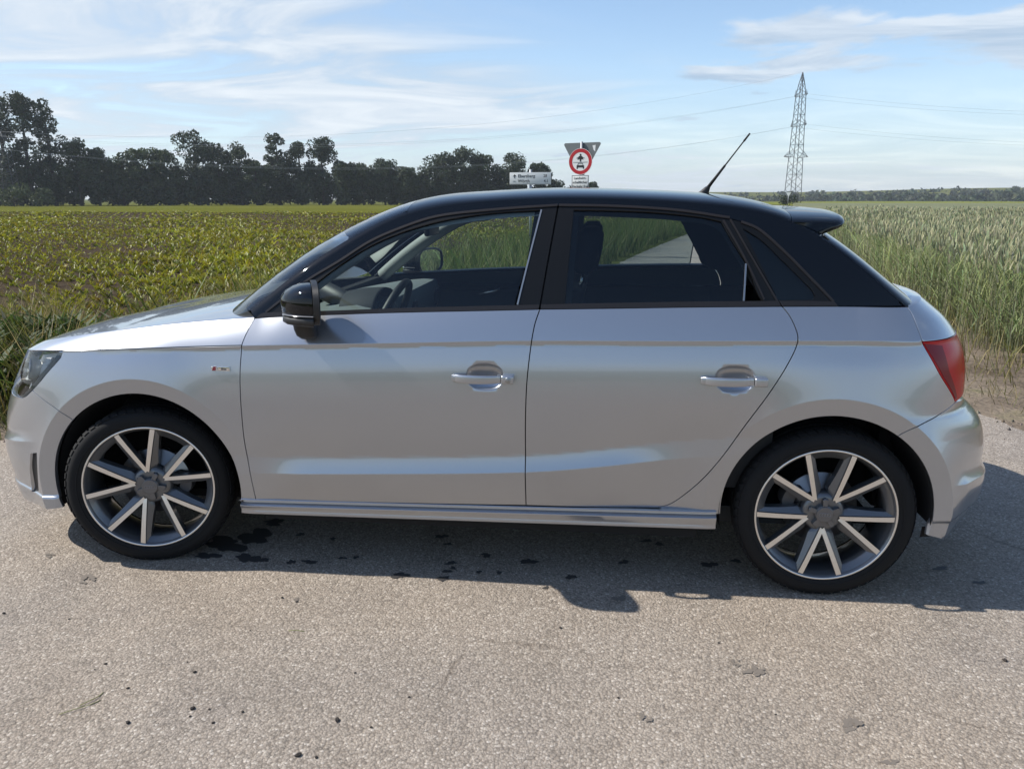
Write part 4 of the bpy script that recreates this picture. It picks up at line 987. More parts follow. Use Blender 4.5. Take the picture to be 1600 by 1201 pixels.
# ================================================================ cabin
def cabin():
    b = MB(); b.box((1.5, 0, .25), (2.2, 1.45, .06)); b.build('cabin_floor', M['int'], CAR)
    # headliner following the roof, offset inwards
    ss = np.linspace(s_of_x(1.02), s_of_x(2.40), 40); vs = np.linspace(0, VS*.98, 16); Sg, Vg = np.meshgrid(ss, vs, indexing='ij'); P = over(Sg.ravel(), Vg.ravel())-surf_normal(over, np.stack([Sg.ravel(), Vg.ravel()], -1))*SG_O*.028
    F = [(i*16+j, (i+1)*16+j, (i+1)*16+j+1, i*16+j+1) for i in range(39) for j in range(15)]
    b = MB(); b.add(P, F, True); b.add(P*np.array([1, -1, 1]), F, True); b.build('headliner', M['head'], CAR, recalc=False)
    # pillar trims on the inside: A (pale), B, C
    def trim(poly, nm, mat, off=-.022):
        for m in (False, True): panel(nm, side, resample(poly+[poly[0]], .02, False)[:-1], mat, CAR, sign=SG_S, side_mirror=m, offset=off, inset=0, flange=0, step=(.03, .03))
    Ain = resample(ps((425,487),(480,446),(545,401),(615,365),(680,350),(771,337),(850,331)), .02); Aout = [np.array([float(cx(s)), float(cz(s))]) for s in np.linspace(.03, s_of_x(Ain[-1][0]), 40)]
    trim(Aout+list(reversed(Ain)), 'pillar_trim', M['head'])
    trim(resample(ps((836,320),(905,320)), .02)+resample(ps((892,478),(812,478)), .02), 'pillar_trim', M['int'])
    trim([np.array([float(cx(s)), float(cz(s))]) for s in np.linspace(s_of_x(1.5), s_of_x(2.72), 60)]+resample(ps((1300,478),(1210,478),(1150,395),(1120,352),(1060,340),(960,334),(880,331)), .02), 'pillar_trim', M['int'])
    for m in (False, True):
        q = MB(); pts = [Vector(tuple(side(*(np.array([float(cx(s)), float(cz(s))])+np.array([.018, -.030]))))) for s in np.linspace(.06, s_of_x(1.25), 16)]
        q.tube([v+Vector((0, .045, 0)) for v in pts], [.034]*16, 10); q.build('pillar_cover', M['head'], CAR, mirror=m)
    # door cards
    for m in (False, True):
        pts = [np.array([.50, .34]), np.array([2.30, .36]), np.array([2.26, .945]), np.array([1.47, .925]), np.array([1.0, .905]), np.array([.55, .89])]
        panel('door_card', body, resample(pts+[pts[0]], .03, False)[:-1], M['int'], CAR, sign=SG_B, side_mirror=m, offset=-.075, inset=0, flange=0, step=(.05, .05))
        c = MB(); c.tube([(1.02, -.715, .86), (1.10, -.705, .875), (1.15, -.700, .895)], [.006, .008, .005], 8); c.build('inner_handle', M['chrome'], CAR, mirror=m)
        ar_ = MB(); ar_.box((1.12, -.69, .70), (.55, .07, .06), bev=.02); ar_.build('armrest', M['int'], CAR, mirror=m)
    # dashboard
    d = MB(); rows = []
    for k in range(21):
        t = k/20*2-1; y = t*.70; u = abs(t); br = .02*math.exp(-((y+.36)/.16)**2)
        rows.append([(.40+.10*u*u, y, .93-.02*u), (.62, y, .955-.02*u*u), (.74, y, .962-.015*u*u+br), (.80, y, .945+br), (.82, y, .90), (.80, y, .78), (.74, y, .60), (.66, y, .45)])
    d.loft(rows, False, False); d.build('dashboard', M['int2'], CAR, autosmooth=50)
    bn = MB(); rings = []
    for k in range(13):
        t = k/12; a = math.pi*t; rings.append([(x, -.36+.165*math.cos(a)*f, .94+.075*math.sin(a)*f) for x, f in ((.66, .8), (.72, .95), (.80, 1.0), (.815, .97), (.80, .9))])
    bn.loft(rings, False, False); bn.build('instrument_hood', M['int'], CAR)
    vt = MB()
    for yy in (-.62, -.12, .12, .62): vt = MB(); vt.lathe([(.045, 0), (.042, .012), (.03, .008), (.002, .010)], 20, axis='x', c=(.815, yy, .86)); vt.build('air_vent', M['plastic'], CAR)
    # steering wheel
    s = MB(); C0 = Vector((.825, -.37, .875)); ax = Vector((-.90, 0, .43)).normalized(); a = Vector((0, 1, 0)); c = ax.cross(a).normalized()
    pts = [C0+a*math.cos(t)*.184+c*math.sin(t)*.180 for t in np.linspace(0, 2*math.pi, 49)]; s.tube(pts, .0155, 10, cap=False); sw = s.build('steering_wheel', M['plastic'], CAR)
    s = MB(); rings = [[C0+ax*h+a*math.cos(t)*r*1.1+c*math.sin(t)*r for t in np.linspace(0, 2*math.pi, 21)[:-1]] for r, h in ((.085, .05), (.082, .01), (.070, -.006), (.01, -.010))]; s.loft(rings, True, False)
    for dv in (a, -a, -c if (-c).z < 0 else c): s.tube([C0+dv*.06+ax*.02, C0+dv*.178], [.020, .014], 8)
    s.tube([C0+ax*.03, C0+ax*.30], .04, 12); s.build('steering_hub', M['plastic'], sw)
    # seats
    def seat(y, x0):
        b = MB(); rr = []
        for x, zt, th, w in ((x0-.02, .47, .10, .22), (x0+.08, .50, .14, .25), (x0+.30, .49, .16, .25), (x0+.50, .47, .15, .24)):
            rr.append(super_ring((y, zt-th/2), w, th/2, 4, 24, x))
        b.loft(rr, True, True); st_ = b.build('seat', M['seat'], CAR, autosmooth=60)
        b = MB(); rr = []
        for t, w, th in ((0, .22, .13), (.15, .25, .14), (.55, .255, .13), (.85, .22, .11), (1.0, .17, .07)):
            cx_ = x0+.50+.24*t; cz_ = .46+.62*t*.92
            rr.append([(cx_+th/2*np.sign(math.cos(q))*abs(math.cos(q))**.6, y+w*np.sign(math.sin(q))*abs(math.sin(q))**.6, cz_) for q in np.linspace(0, 2*math.pi, 25)[:-1]])
        b.loft(rr, True, True); b.build('backrest', M['seat'], st_, autosmooth=60)
        hx = x0+.765
        b = MB(); rr = []
        for dz, w, th in ((0, .085, .07), (.02, .115, .10), (.09, .125, .11), (.15, .115, .10), (.175, .08, .06)):
            rr.append([(hx+dz*.15+th/2*np.sign(math.cos(q))*abs(math.cos(q))**.65, y+w*np.sign(math.sin(q))*abs(math.sin(q))**.65, 1.085+dz) for q in np.linspace(0, 2*math.pi, 25)[:-1]])
        b.loft(rr, True, True); b.build('headrest', M['seat'], st_, autosmooth=60)
        for s_ in (-.05, .05): b = MB(); b.tube([(hx-.02, y+s_, 1.00), (hx, y+s_, 1.10)], .006, 8); b.build('headrest_rod', M['chrome'], st_)
    seat(-.37, .85); seat(.37, .85)
    # rear bench
    b = MB(); b.box((2.12, 0, .46), (.50, 1.30, .16), bev=.05); bench = b.build('rear_bench', M['seat'], CAR)
    b = MB(); rr = []
    for yy in np.linspace(-.66, .66, 23):
        hgt = .985+.025*math.exp(-((abs(yy)-.36)/.16)**2)-.02*(abs(yy)/.66)**6
        rr.append([(2.34, yy, .50), (2.42, yy, .72), (2.47, yy, hgt-.03), (2.49, yy, hgt), (2.53, yy, hgt), (2.545, yy, hgt-.03), (2.50, yy, .50)])
    b.loft(rr, True, True); b.build('backrest', M['seat'], bench, autosmooth=50)
    for yy in (-.36, .36):
        b = MB(); rr = []
        for dz, w, th in ((0, .10, .07), (.02, .13, .10), (.07, .135, .105), (.11, .12, .09), (.125, .08, .05)):
            rr.append([(2.50+th/2*np.sign(math.cos(q))*abs(math.cos(q))**.65, yy+w*np.sign(math.sin(q))*abs(math.sin(q))**.65, 1.035+dz) for q in np.linspace(0, 2*math.pi, 25)[:-1]])
        b.loft(rr, True, True); b.build('headrest', M['seat'], bench, autosmooth=60)
    b = MB(); b.tube([(2.50+.0*math.cos(t), .06+.03*math.cos(t), 1.0+.04*math.sin(t)) for t in np.linspace(0, math.pi, 13)], .005, 8); b.build('belt_loop', M['int'], bench)
    b = MB(); b.box((2.60, 0, .955), (.28, 1.22, .02)); b.build('parcel_shelf', M['int'], CAR)
    # interior mirror, far-side belt
    b = MB(); b.box((.93, 0.02, 1.235), (.025, .23, .06), bev=.012); b.build('interior_mirror', M['plastic'], CAR)
cabin()
# ================================================================ the place: ground, road, fields
def fast_mesh(name, V, F, mat, col=None, smooth=False, N=None):
    """V (n,3), F (m,k) numpy -> mesh object; col (n,3) goes to a colour attribute"""
    V = np.ascontiguousarray(V, np.float32); me = bpy.data.meshes.new(name); k = F.shape[1]; m = len(F)
    me.vertices.add(len(V)); me.vertices.foreach_set('co', V.ravel()); me.loops.add(m*k); me.loops.foreach_set('vertex_index', np.ascontiguousarray(F, np.int32).ravel())
    me.polygons.add(m); me.polygons.foreach_set('loop_start', np.arange(0, m*k, k, dtype=np.int32)); me.polygons.foreach_set('use_smooth', np.full(m, smooth))
    if col is not None:
        a = me.color_attributes.new('Col', 'FLOAT_COLOR', 'POINT'); c = np.ones((len(V), 4), np.float32); c[:, :3] = col; a.data.foreach_set('color', c.ravel())
    me.update(calc_edges=True); me.validate(); return mesh_obj(name, me, mat)
def leaf_mat(name, rough=.55, trans=.35, gain=1.0):
    m = bpy.data.materials.new(name); m.use_nodes = True; nt = m.node_tree; N = nt.nodes; L = nt.links; b = N['Principled BSDF']; o = N['Material Output']
    a = N.new('ShaderNodeVertexColor'); a.layer_name = 'Col'; b.inputs['Roughness'].default_value = rough; b.inputs['Specular IOR Level'].default_value = .3
    L.new(a.outputs[0], b.inputs['Base Color']); t = N.new('ShaderNodeBsdfTranslucent'); hs = N.new('ShaderNodeHueSaturation'); hs.inputs['Saturation'].default_value = 1.1; hs.inputs['Value'].default_value = gain
    L.new(a.outputs[0], hs.inputs['Color']); L.new(hs.outputs[0], t.inputs[0]); mx = N.new('ShaderNodeMixShader'); mx.inputs[0].default_value = trans
    L.new(b.outputs[0], mx.inputs[1]); L.new(t.outputs[0], mx.inputs[2]); L.new(mx.outputs[0], o.inputs[0]); return m
M['grass'] = leaf_mat('grass_blade', .6, .35); M['crop'] = leaf_mat('crop_leaf', .45, .35); M['wheat'] = leaf_mat('wheat_stalk', .6, .30); M['foliage'] = leaf_mat('tree_leaf', .6, .20)
def blades(P, h, w, lean, curl, col, az=None, z0=None):
    """one curved tapering blade per row: P (n,2), h, w, lean (fraction of h sideways), col (n,3)"""
    n = len(P); az = rng.uniform(0, 2*math.pi, n) if az is None else az
    d = np.stack([np.cos(az), np.sin(az)], -1); s = np.stack([-np.sin(az), np.cos(az)], -1); fa = rng.uniform(0, math.pi, n); s = np.stack([np.cos(fa), np.sin(fa)], -1)*.7+s*.6; s /= np.linalg.norm(s, axis=1, keepdims=True)+1e-9
    z0 = np.zeros(n) if z0 is None else z0; V = np.zeros((n, 5, 3)); C = np.zeros((n, 5, 3))
    for j, (t, ww) in enumerate(((0, .8), (0, -.8), (.55, .75), (.55, -.75), (1, 0))):
        off = (lean*t+curl*t*t)*h
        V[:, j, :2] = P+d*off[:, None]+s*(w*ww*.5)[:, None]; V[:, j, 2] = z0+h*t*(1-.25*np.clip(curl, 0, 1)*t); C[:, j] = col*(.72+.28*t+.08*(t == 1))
    b = np.arange(n)[:, None]*5; F = np.concatenate([b+np.array([[0, 1, 3]]), b+np.array([[0, 3, 2]]), b+np.array([[2, 3, 4]])]); return V.reshape(-1, 3), F, C.reshape(-1, 3)
def merge(parts):
    Vs, Fs, Cs = [], [], []; o = 0
    for V, F, C in parts: Vs.append(V); Fs.append(F+o); Cs.append(C); o += len(V)
    return np.concatenate(Vs), np.concatenate(Fs), np.concatenate(Cs)
def colours(n, base, var, alt=None, p=0):
    c = np.array(base)[None]*(1+rng.normal(0, var, (n, 1)))*(1+rng.normal(0, var*.35, (n, 3)))
    if alt is not None: k = rng.random(n) < p; c[k] = np.array(alt)[None]*(1+rng.normal(0, var, (k.sum(), 1)))
    return np.clip(c, .004, .9)
def in_view(P, margin=60, z=.3):
    """only build plants the photograph, or a camera a step aside, could see"""
    q = np.concatenate([P, np.full((len(P), 1), z)], 1)-CC; Z = q@FW; x = 800+CF*(q@RT)/np.maximum(Z, .1)
    return (Z > .5) & (x > -margin-2800/np.maximum(Z, 1)) & (x < 1600+margin+2800/np.maximum(Z, 1))
def sheet(name, poly, z, mat, kind='structure', parent=None):
    bm = bmesh.new(); vs = [bm.verts.new((x, y, z)) for x, y in poly]; f = bm.faces.new(vs); bmesh.ops.triangulate(bm, faces=[f]); bmesh.ops.recalc_face_normals(bm, faces=bm.faces)
    if bm.faces and sum(f.normal.z for f in bm.faces) < 0: bmesh.ops.reverse_faces(bm, faces=bm.faces)
    me = bpy.data.meshes.new(name); bm.to_mesh(me); bm.free(); o = mesh_obj(name, me, mat, parent)
    if kind: o['kind'] = kind
    return o
def ground_mat(name, cols, scale, rough=.95, bump=(30, .6, .02), big=.12, stretch=(1, 1, 1)):
    m, nt, b = new_mat(name); N = nt.nodes; L = nt.links; tc = N.new('ShaderNodeTexCoord'); mp = N.new('ShaderNodeMapping'); mp.inputs['Scale'].default_value = stretch; L.new(tc.outputs['Object'], mp.inputs[0])
    n1 = N.new('ShaderNodeTexNoise'); n1.inputs['Scale'].default_value = scale; n1.inputs['Detail'].default_value = 8; n1.inputs['Roughness'].default_value = .65; L.new(mp.outputs[0], n1.inputs['Vector'])
    n2 = N.new('ShaderNodeTexNoise'); n2.inputs['Scale'].default_value = big; n2.inputs['Detail'].default_value = 5; L.new(mp.outputs[0], n2.inputs['Vector'])
    ad = N.new('ShaderNodeMath'); ad.operation = 'ADD'; L.new(n1.outputs['Fac'], ad.inputs[0]); L.new(n2.outputs['Fac'], ad.inputs[1]); hf = N.new('ShaderNodeMath'); hf.operation = 'MULTIPLY'; hf.inputs[1].default_value = .5; L.new(ad.outputs[0], hf.inputs[0])
    r = N.new('ShaderNodeValToRGB'); e = r.color_ramp.elements; ps_ = np.linspace(.36, .64, len(cols)); e[0].position = ps_[0]; e[0].color = (*cols[0], 1); e[1].position = ps_[-1]; e[1].color = (*cols[-1], 1)
    for p_, c in zip(ps_[1:-1], cols[1:-1]): x = e.new(p_); x.color = (*c, 1)
    L.new(hf.outputs[0], r.inputs[0]); L.new(r.outputs[0], b.inputs['Base Color']); b.inputs['Roughness'].default_value = rough; b.inputs['Specular IOR Level'].default_value = 0
    bp = N.new('ShaderNodeBump'); bp.inputs['Strength'].default_value = bump[1]; bp.inputs['Distance'].default_value = bump[2]; n3 = N.new('ShaderNodeTexNoise'); n3.inputs['Scale'].default_value = bump[0]; n3.inputs['Detail'].default_value = 6
    L.new(tc.outputs['Object'], n3.inputs['Vector']); L.new(n3.outputs['Fac'], bp.inputs['Height']); L.new(bp.outputs[0], b.inputs['Normal']); return m
def asphalt_mat():
    m, nt, b = new_mat('worn_asphalt'); N = nt.nodes; L = nt.links; tc = N.new('ShaderNodeTexCoord')
    def noise(s, d=5, r=.55):
        n = N.new('ShaderNodeTexNoise'); n.inputs['Scale'].default_value = s; n.inputs['Detail'].default_value = d; n.inputs['Roughness'].default_value = r; L.new(tc.outputs['Object'], n.inputs['Vector']); return n
    def vor(s, feat='F1'):
        v = N.new('ShaderNodeTexVoronoi'); v.inputs['Scale'].default_value = s; v.feature = feat; L.new(tc.outputs['Object'], v.inputs['Vector']); return v
    def ramp(x, pts):
        r = N.new('ShaderNodeValToRGB'); e = r.color_ramp.elements; e[0].position, e[0].color = pts[0][0], (*pts[0][1], 1); e[1].position, e[1].color = pts[-1][0], (*pts[-1][1], 1)
        for p_, c in pts[1:-1]: q = e.new(p_); q.color = (*c, 1)
        L.new(x, r.inputs[0]); return r.outputs[0]
    def mix(t, a, c, f): 
        x = N.new('ShaderNodeMixRGB'); x.blend_type = t
        for i, v in enumerate((f, a, c)):
            if isinstance(v, (int, float)): x.inputs[i].default_value = v
            elif isinstance(v, tuple): x.inputs[i].default_value = (*v, 1)
            else: L.new(v, x.inputs[i])
        return x.outputs[0]
    v1 = vor(135); v2 = vor(290); sep = N.new('ShaderNodeSeparateColor'); L.new(v1.outputs['Color'], sep.inputs[0]); sep2 = N.new('ShaderNodeSeparateColor'); L.new(v2.outputs['Color'], sep2.inputs[0])
    stones = ramp(sep.outputs[0], [(0, (.175, .157, .138)), (.3, (.275, .245, .212)), (.6, (.325, .285, .245)), (.86, (.385, .34, .295)), (.95, (.50, .46, .41)), (1, (.64, .60, .55))])
    fine = ramp(sep2.outputs[1], [(0, (.19, .17, .15)), (.5, (.30, .265, .23)), (1, (.40, .36, .315))])
    base = mix('MIX', stones, fine, .42)
    # binder showing darker in the joints between stones
    jt = ramp(v1.outputs['Distance'], [(0, (1, 1, 1)), (.45, (1, 1, 1)), (.75, (.60, .58, .56))]); base = mix('MULTIPLY', base, jt, .75)
    warm = ramp(noise(.55, 4).outputs['Fac'], [(.3, (1.02, 1.0, 1.0)), (.5, (1.12, 1.08, 1.03)), (.7, (1.17, 1.09, .99))]); base = mix('MULTIPLY', base, warm, 1.0)
    blot = ramp(noise(3.0, 6, .6).outputs['Fac'], [(.3, (.86, .86, .86)), (.6, (1.04, 1.04, 1.04))]); base = mix('MULTIPLY', base, blot, .8)
    # hairline cracks and patches where the binder is worn
    wv = N.new('ShaderNodeMixRGB'); wv.inputs[0].default_value = .16; L.new(tc.outputs['Object'], wv.inputs[1]); L.new(noise(2.5, 5).outputs['Color'], wv.inputs[2])
    cr = N.new('ShaderNodeTexVoronoi'); cr.feature = 'DISTANCE_TO_EDGE'; cr.inputs['Scale'].default_value = .55; L.new(wv.outputs[0], cr.inputs['Vector'])
    cm = ramp(cr.outputs['Distance'], [(0, (.62, .60, .58)), (.0022, (1, 1, 1))]); ck = ramp(noise(.9, 3).outputs['Fac'], [(.50, (0, 0, 0)), (.60, (.8, .8, .8))]); base = mix('MULTIPLY', base, cm, ck)
    tr = ramp(noise(1.1, 7, .7).outputs['Fac'], [(.28, (.80, .80, .81)), (.45, (1, 1, 1)), (.62, (1, 1, 1)), (.75, (1.07, 1.055, 1.03))]); base = mix('MULTIPLY', base, tr, 1.0)
    L.new(base, b.inputs['Base Color']); b.inputs['Roughness'].default_value = .86; b.inputs['Specular IOR Level'].default_value = .35
    h = N.new('ShaderNodeMath'); h.operation = 'MULTIPLY_ADD'; L.new(v1.outputs['Distance'], h.inputs[0]); h.inputs[1].default_value = -1.0; L.new(noise(420, 3).outputs['Fac'], h.inputs[2])
    bp = N.new('ShaderNodeBump'); bp.inputs['Strength'].default_value = .75; bp.inputs['Distance'].default_value = .004; L.new(h.outputs[0], bp.inputs['Height']); L.new(bp.outputs[0], b.inputs['Normal']); return m

M['soil'] = ground_mat('field_soil', [(.040, .031, .022), (.062, .047, .033), (.085, .068, .046)], 3.0, bump=(14, .9, .05))
M['dirt'] = ground_mat('verge_dirt', [(.10, .078, .058), (.15, .12, .092), (.21, .17, .13), (.16, .15, .08)], 2.2, bump=(22, .9, .03), big=.8)
M['turf'] = ground_mat('turf', [(.075, .085, .022), (.10, .108, .028), (.13, .125, .042)], 1.5, bump=(20, .8, .04))
M['far_crop'] = ground_mat('far_crop', [(.092, .096, .016), (.110, .114, .020), (.132, .130, .027)], .35, big=.03, stretch=(.25, 1, 1), bump=(3, .5, .1))
M['far_wheat'] = ground_mat('far_wheat', [(.14, .155, .095), (.17, .18, .11), (.20, .205, .13)], .9, big=.04, stretch=(.3, 1, 1), bump=(5, .6, .15))
M['far_green'] = ground_mat('far_green', [(.14, .155, .03), (.17, .18, .04)], .05, big=.01, bump=(1, .3, .1))
M['asphalt'] = asphalt_mat()
# ground sheet with gentle rolls far out
gx = np.concatenate([-np.geomspace(3500, 60, 14), np.linspace(-50, 50, 6), np.geomspace(60, 3500, 14)]); GX, GY = np.meshgrid(gx, gx, indexing='ij'); n = len(gx)
V = np.stack([GX.ravel(), GY.ravel(), np.full(n*n, -.012)], -1); F = np.array([(i*n+j, (i+1)*n+j, (i+1)*n+j+1, i*n+j+1) for i in range(n-1) for j in range(n-1)])
tag(fast_mesh('ground', V, F, M['turf']), kind='structure')
def jag(P, step, amp, closed=False):
    out = [];
    for a, b_ in zip(P[:-1], P[1:]):
        a = np.array(a, float); b_ = np.array(b_, float); L_ = np.linalg.norm(b_-a); k = max(1, int(L_/step)); nn = np.array([-(b_-a)[1], (b_-a)[0]])/(L_+1e-9)
        out += [a+(b_-a)*i/k+nn*rng.normal(0, amp)*(i > 0) for i in range(k)]
    return out+[np.array(P[-1], float)]
def smooth_line(P, step=.3): return resample([np.array(p, float) for p in P], step)
edge_l = smooth_line([(-60, -.9), (-12, -.15), (-4.0, .30), (-1.79, .50), (-.6, 1.15), (.35, 3.4), (1.05, 6.4), (1.55, 10), (2.25, 14.3), (4.96, 27.3), (9.5, 47), (16, 78), (24, 118)], .35)
edge_r = smooth_line([(29, 118), (20.8, 78), (13.4, 47), (8.9, 27.3), (6.05, 14.5), (4.85, 9), (4.33, 5.2), (4.20, 2.9), (4.18, 1.7), (4.45, 1.05), (5.6, .62), (9, .5), (20, .3), (60, 0)], .35)
road_poly = [tuple(p) for p in jag(edge_l, .12, .022)]+[tuple(p) for p in jag(edge_r, .12, .022)]+[(60, -8.2), (-60, -8.2)]
ROAD = sheet('asphalt_road', road_poly, 0.0, M['asphalt'])
tag(ROAD, 'light worn asphalt road and side road mouth under the car')
# bare earth along the edges
dirt = [(4.0, 1.5), (4.1, 3.2), (4.7, 6), (5.5, 9.5), (7.2, 15.5), (8.6, 15.5), (6.7, 9), (5.75, 6), (5.55, 4.0), (5.7, 2.9), (9, 2.6), (22, 2.4), (22, .2), (9, .4), (5.5, .55), (4.4, .95)]
sheet('verge_dirt', [tuple(p) for p in jag([np.array(p) for p in dirt+[dirt[0]]], .2, .05)[:-1]], -.004, M['dirt'])
sheet('verge_dirt', [tuple(p) for p in jag([np.array(p) for p in [(-60, -1.1), (-12, -.35), (-4, .1), (-1.7, .3), (-.5, 1.1), (.2, 3.3), (-.3, 3.4), (-1.2, 1.6), (-3.5, 1.0), (-12, .6), (-60, 0), (-60, -1.1)]], .25, .06)[:-1]], -.005, M['dirt'])
# fields as sheets
crop_poly = [(-400, 2.6), (-30, 2.9), (-3, 3.2), (-1.4, 4.0), (-.6, 7), (0, 11), (.6, 15), (3.2, 27.5), (7.6, 47), (14, 78), (22, 118), (30, 172), (-40, 184), (-85, 181), (-135, 156), (-400, 100)]
sheet('crop_field', crop_poly, -.008, M['soil'])
far = [(-400, 70), (-60, 74), (-20, 72), (12.6, 72), (14, 78), (22, 118), (30, 172), (-40, 184), (-85, 181), (-135, 156), (-400, 100)]
sheet('far_crop_field', far, .04, M['far_crop'])
W_edge = [(5.15, 3.6), (5.3, 5.9), (5.95, 9.2), (6.95, 14), (8.3, 20.7), (10.0, 27.5), (15.8, 47), (22.4, 78), (31, 118), (38, 150)]
wheat_far = [(12.5, 34), (15.8, 47), (22.4, 78), (31, 118), (38, 150), (150, 142), (300, 100), (300, 20), (60, 26), (30, 31)]
_b = MB(); _b.prism(wheat_far, -.02, .66, 'z'); tag(_b.build('far_wheat_field', M['far_wheat']), kind='structure')
sheet('far_meadow', [(40, 155), (110, 149), (420, 110), (900, 300), (500, 560), (180, 540), (60, 330)], .03, M['far_green'])

# ---------------------------------------------------------------- plants (nobody could count them)
def in_poly(poly, P): return inside(np.array(poly, float), P)
# young crop in rows
def crop():
    pts = []
    for (y0, y1, dx, dy, keep) in ((3.3, 9, .085, .40, .94), (9, 16, .10, .40, .95), (16, 30, .16, .45, .95), (30, 50, .30, .6, .95), (50, 80, .6, 1.0, .95)):
        xs = np.arange(-40 if y1 < 31 else -85, 14, dx); ys = np.arange(y0, y1, dy); X, Y = np.meshgrid(xs, ys); P = np.stack([X.ravel(), Y.ravel()], -1); P = P+rng.normal(0, (.05, .045), P.shape)
        a = R_(4); P = P@np.array([[math.cos(a), math.sin(a)], [-math.sin(a), math.cos(a)]]) if False else P
        gap = np.sin(P[:, 0]*.31+P[:, 1]*.9)*.5+np.sin(P[:, 0]*.83-P[:, 1]*.37+1.3)*.5+rng.normal(0, .25, len(P))
        k = in_poly(crop_poly, P) & in_view(P) & (rng.random(len(P)) < keep) & (gap > -.85); pts.append(P[k])
    P = np.concatenate(pts); parts = []; D = np.hypot(P[:, 0]-CC[0], P[:, 1]-CC[1])
    size = rng.uniform(.65, 1.25, len(P))*(.85+.25*np.sin(P[:, 0]*.5+P[:, 1]*.3))
    pc = colours(len(P), (.225, .22, .036), .22, (.33, .32, .045), .22)
    for j in range(7):
        k = np.ones(len(P), bool) if j < 4 else D < 20; Q = P[k]; n = len(Q); az = rng.uniform(0, 2*math.pi, n); s = size[k]
        up = rng.uniform(.06, .17, n)*s; ws_ = np.interp(D[k], [8, 16, 30, 50, 80], [.55, .75, 1.1, 2.0, 4.0])
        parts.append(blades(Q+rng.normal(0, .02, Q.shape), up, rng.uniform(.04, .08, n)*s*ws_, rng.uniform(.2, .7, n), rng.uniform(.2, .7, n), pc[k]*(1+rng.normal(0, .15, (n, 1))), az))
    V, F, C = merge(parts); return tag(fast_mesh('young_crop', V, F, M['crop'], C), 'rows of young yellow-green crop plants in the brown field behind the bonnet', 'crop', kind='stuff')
crop()
# wheat
def wheat():
    poly = W_edge[:6]+[(40, 34), (40, 2.7), (9, 2.75), (5.6, 3.0)]
    parts = []
    for (d0, d1, dens) in ((0, 9, 420), (9, 15, 210), (15, 26, 90), (26, 48, 34)):
        A = 50*46; P = np.stack([rng.uniform(5, 45, int(A*dens*.8)), rng.uniform(2.5, 48, int(A*dens*.8))], -1) if dens < 50 else None
        if P is None:
            xm = 30 if d1 > 15 else 18; ym = min(48, d1); n = int((xm-5)*(ym-2.5)*dens); P = np.stack([rng.uniform(5, xm, n), rng.uniform(2.5, ym, n)], -1)
        D = np.hypot(P[:, 0]-CC[0], P[:, 1]-CC[1]); pl = poly if d1 < 30 else W_edge[:8]+[(60, 70), (60, 20), (40, 2.7), (9, 2.75), (5.6, 3.0)]
        k = (D >= d0) & (D < d1) & in_poly(pl, P) & in_view(P, 30, .8); P = P[k]; n = len(P)
        if n == 0: continue
        h = rng.normal(.86, .06, n)*(1+.05*np.sin(P[:, 0]*.7)*np.sin(P[:, 1]*.6)); sc = 1 if d1 <= 9 else (1.25 if d1 <= 15 else (1.8 if d1 <= 26 else 3.0))
        hue = .5+.5*np.sin(P[:, 0]*.45+1.1)*np.sin(P[:, 1]*.38+.4); c = colours(n, (.265, .275, .165), .20, (.36, .34, .20), .25)*(.90+.2*hue[:, None]); az = rng.uniform(0, 2*math.pi, n)
        parts.append(blades(P, h, np.full(n, .0055*sc), rng.uniform(0, .07, n), rng.uniform(0, .06, n), c*.9, az))
        # ear
        tip = P+np.stack([np.cos(az), np.sin(az)], -1)*(.04*h)[:, None]
        parts.append(blades(tip, rng.uniform(.08, .12, n), np.full(n, .015*sc), rng.uniform(0, .35, n), rng.uniform(0, .3, n), c*1.12, az, z0=h-.05))
        lv = 2 if d1 <= 15 else 1
        for j in range(lv):
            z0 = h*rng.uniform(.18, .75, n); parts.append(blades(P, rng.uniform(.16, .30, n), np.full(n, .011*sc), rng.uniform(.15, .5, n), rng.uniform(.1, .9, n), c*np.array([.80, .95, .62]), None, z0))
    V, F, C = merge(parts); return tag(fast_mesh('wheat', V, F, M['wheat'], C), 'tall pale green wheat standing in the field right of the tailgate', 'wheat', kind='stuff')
wheat()
# grass of the verges
def verge(name, label, n, area, sel, h, w, base, alt, p, lean=(.05, .45), seed=.0):
    P = np.stack([rng.uniform(area[0], area[1], n), rng.uniform(area[2], area[3], n)], -1); cl = np.sin(P[:, 0]*2.1+seed)*np.sin(P[:, 1]*1.7+seed)+.6*np.sin(P[:, 0]*5.3+P[:, 1]*4.1)
    k = sel(P) & in_view(P, 80) & (cl+rng.normal(0, .7, n) > -.5); P = P[k]; n = len(P); cl = cl[k]
    hh = rng.uniform(*h, n)*(1+.22*np.clip(cl, -1, 1)); c = colours(n, base, .25, alt, p)
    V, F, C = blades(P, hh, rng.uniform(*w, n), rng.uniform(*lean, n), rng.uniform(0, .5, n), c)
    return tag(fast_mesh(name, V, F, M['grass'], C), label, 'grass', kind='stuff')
def dist_line(L_, P):
    A = np.array(L_); d = np.full(len(P), 1e9); sgn = np.zeros(len(P))
    for a, b_ in zip(A[:-1], A[1:]):
        v = b_-a; t = np.clip(((P-a)@v)/(v@v+1e-12), 0, 1); q = P-a-t[:, None]*v; dd = np.hypot(*q.T); s = np.sign(v[0]*q[:, 1]-v[1]*q[:, 0]); m = dd < d; d[m] = dd[m]; sgn[m] = s[m]
    return d*sgn
el = [tuple(p) for p in edge_l]; er = [tuple(p) for p in edge_r]
selL = lambda a, b_: (lambda P: (lambda d: (d > a+rng.normal(0, .06, len(P))) & (d < b_))(dist_line(el, P)))
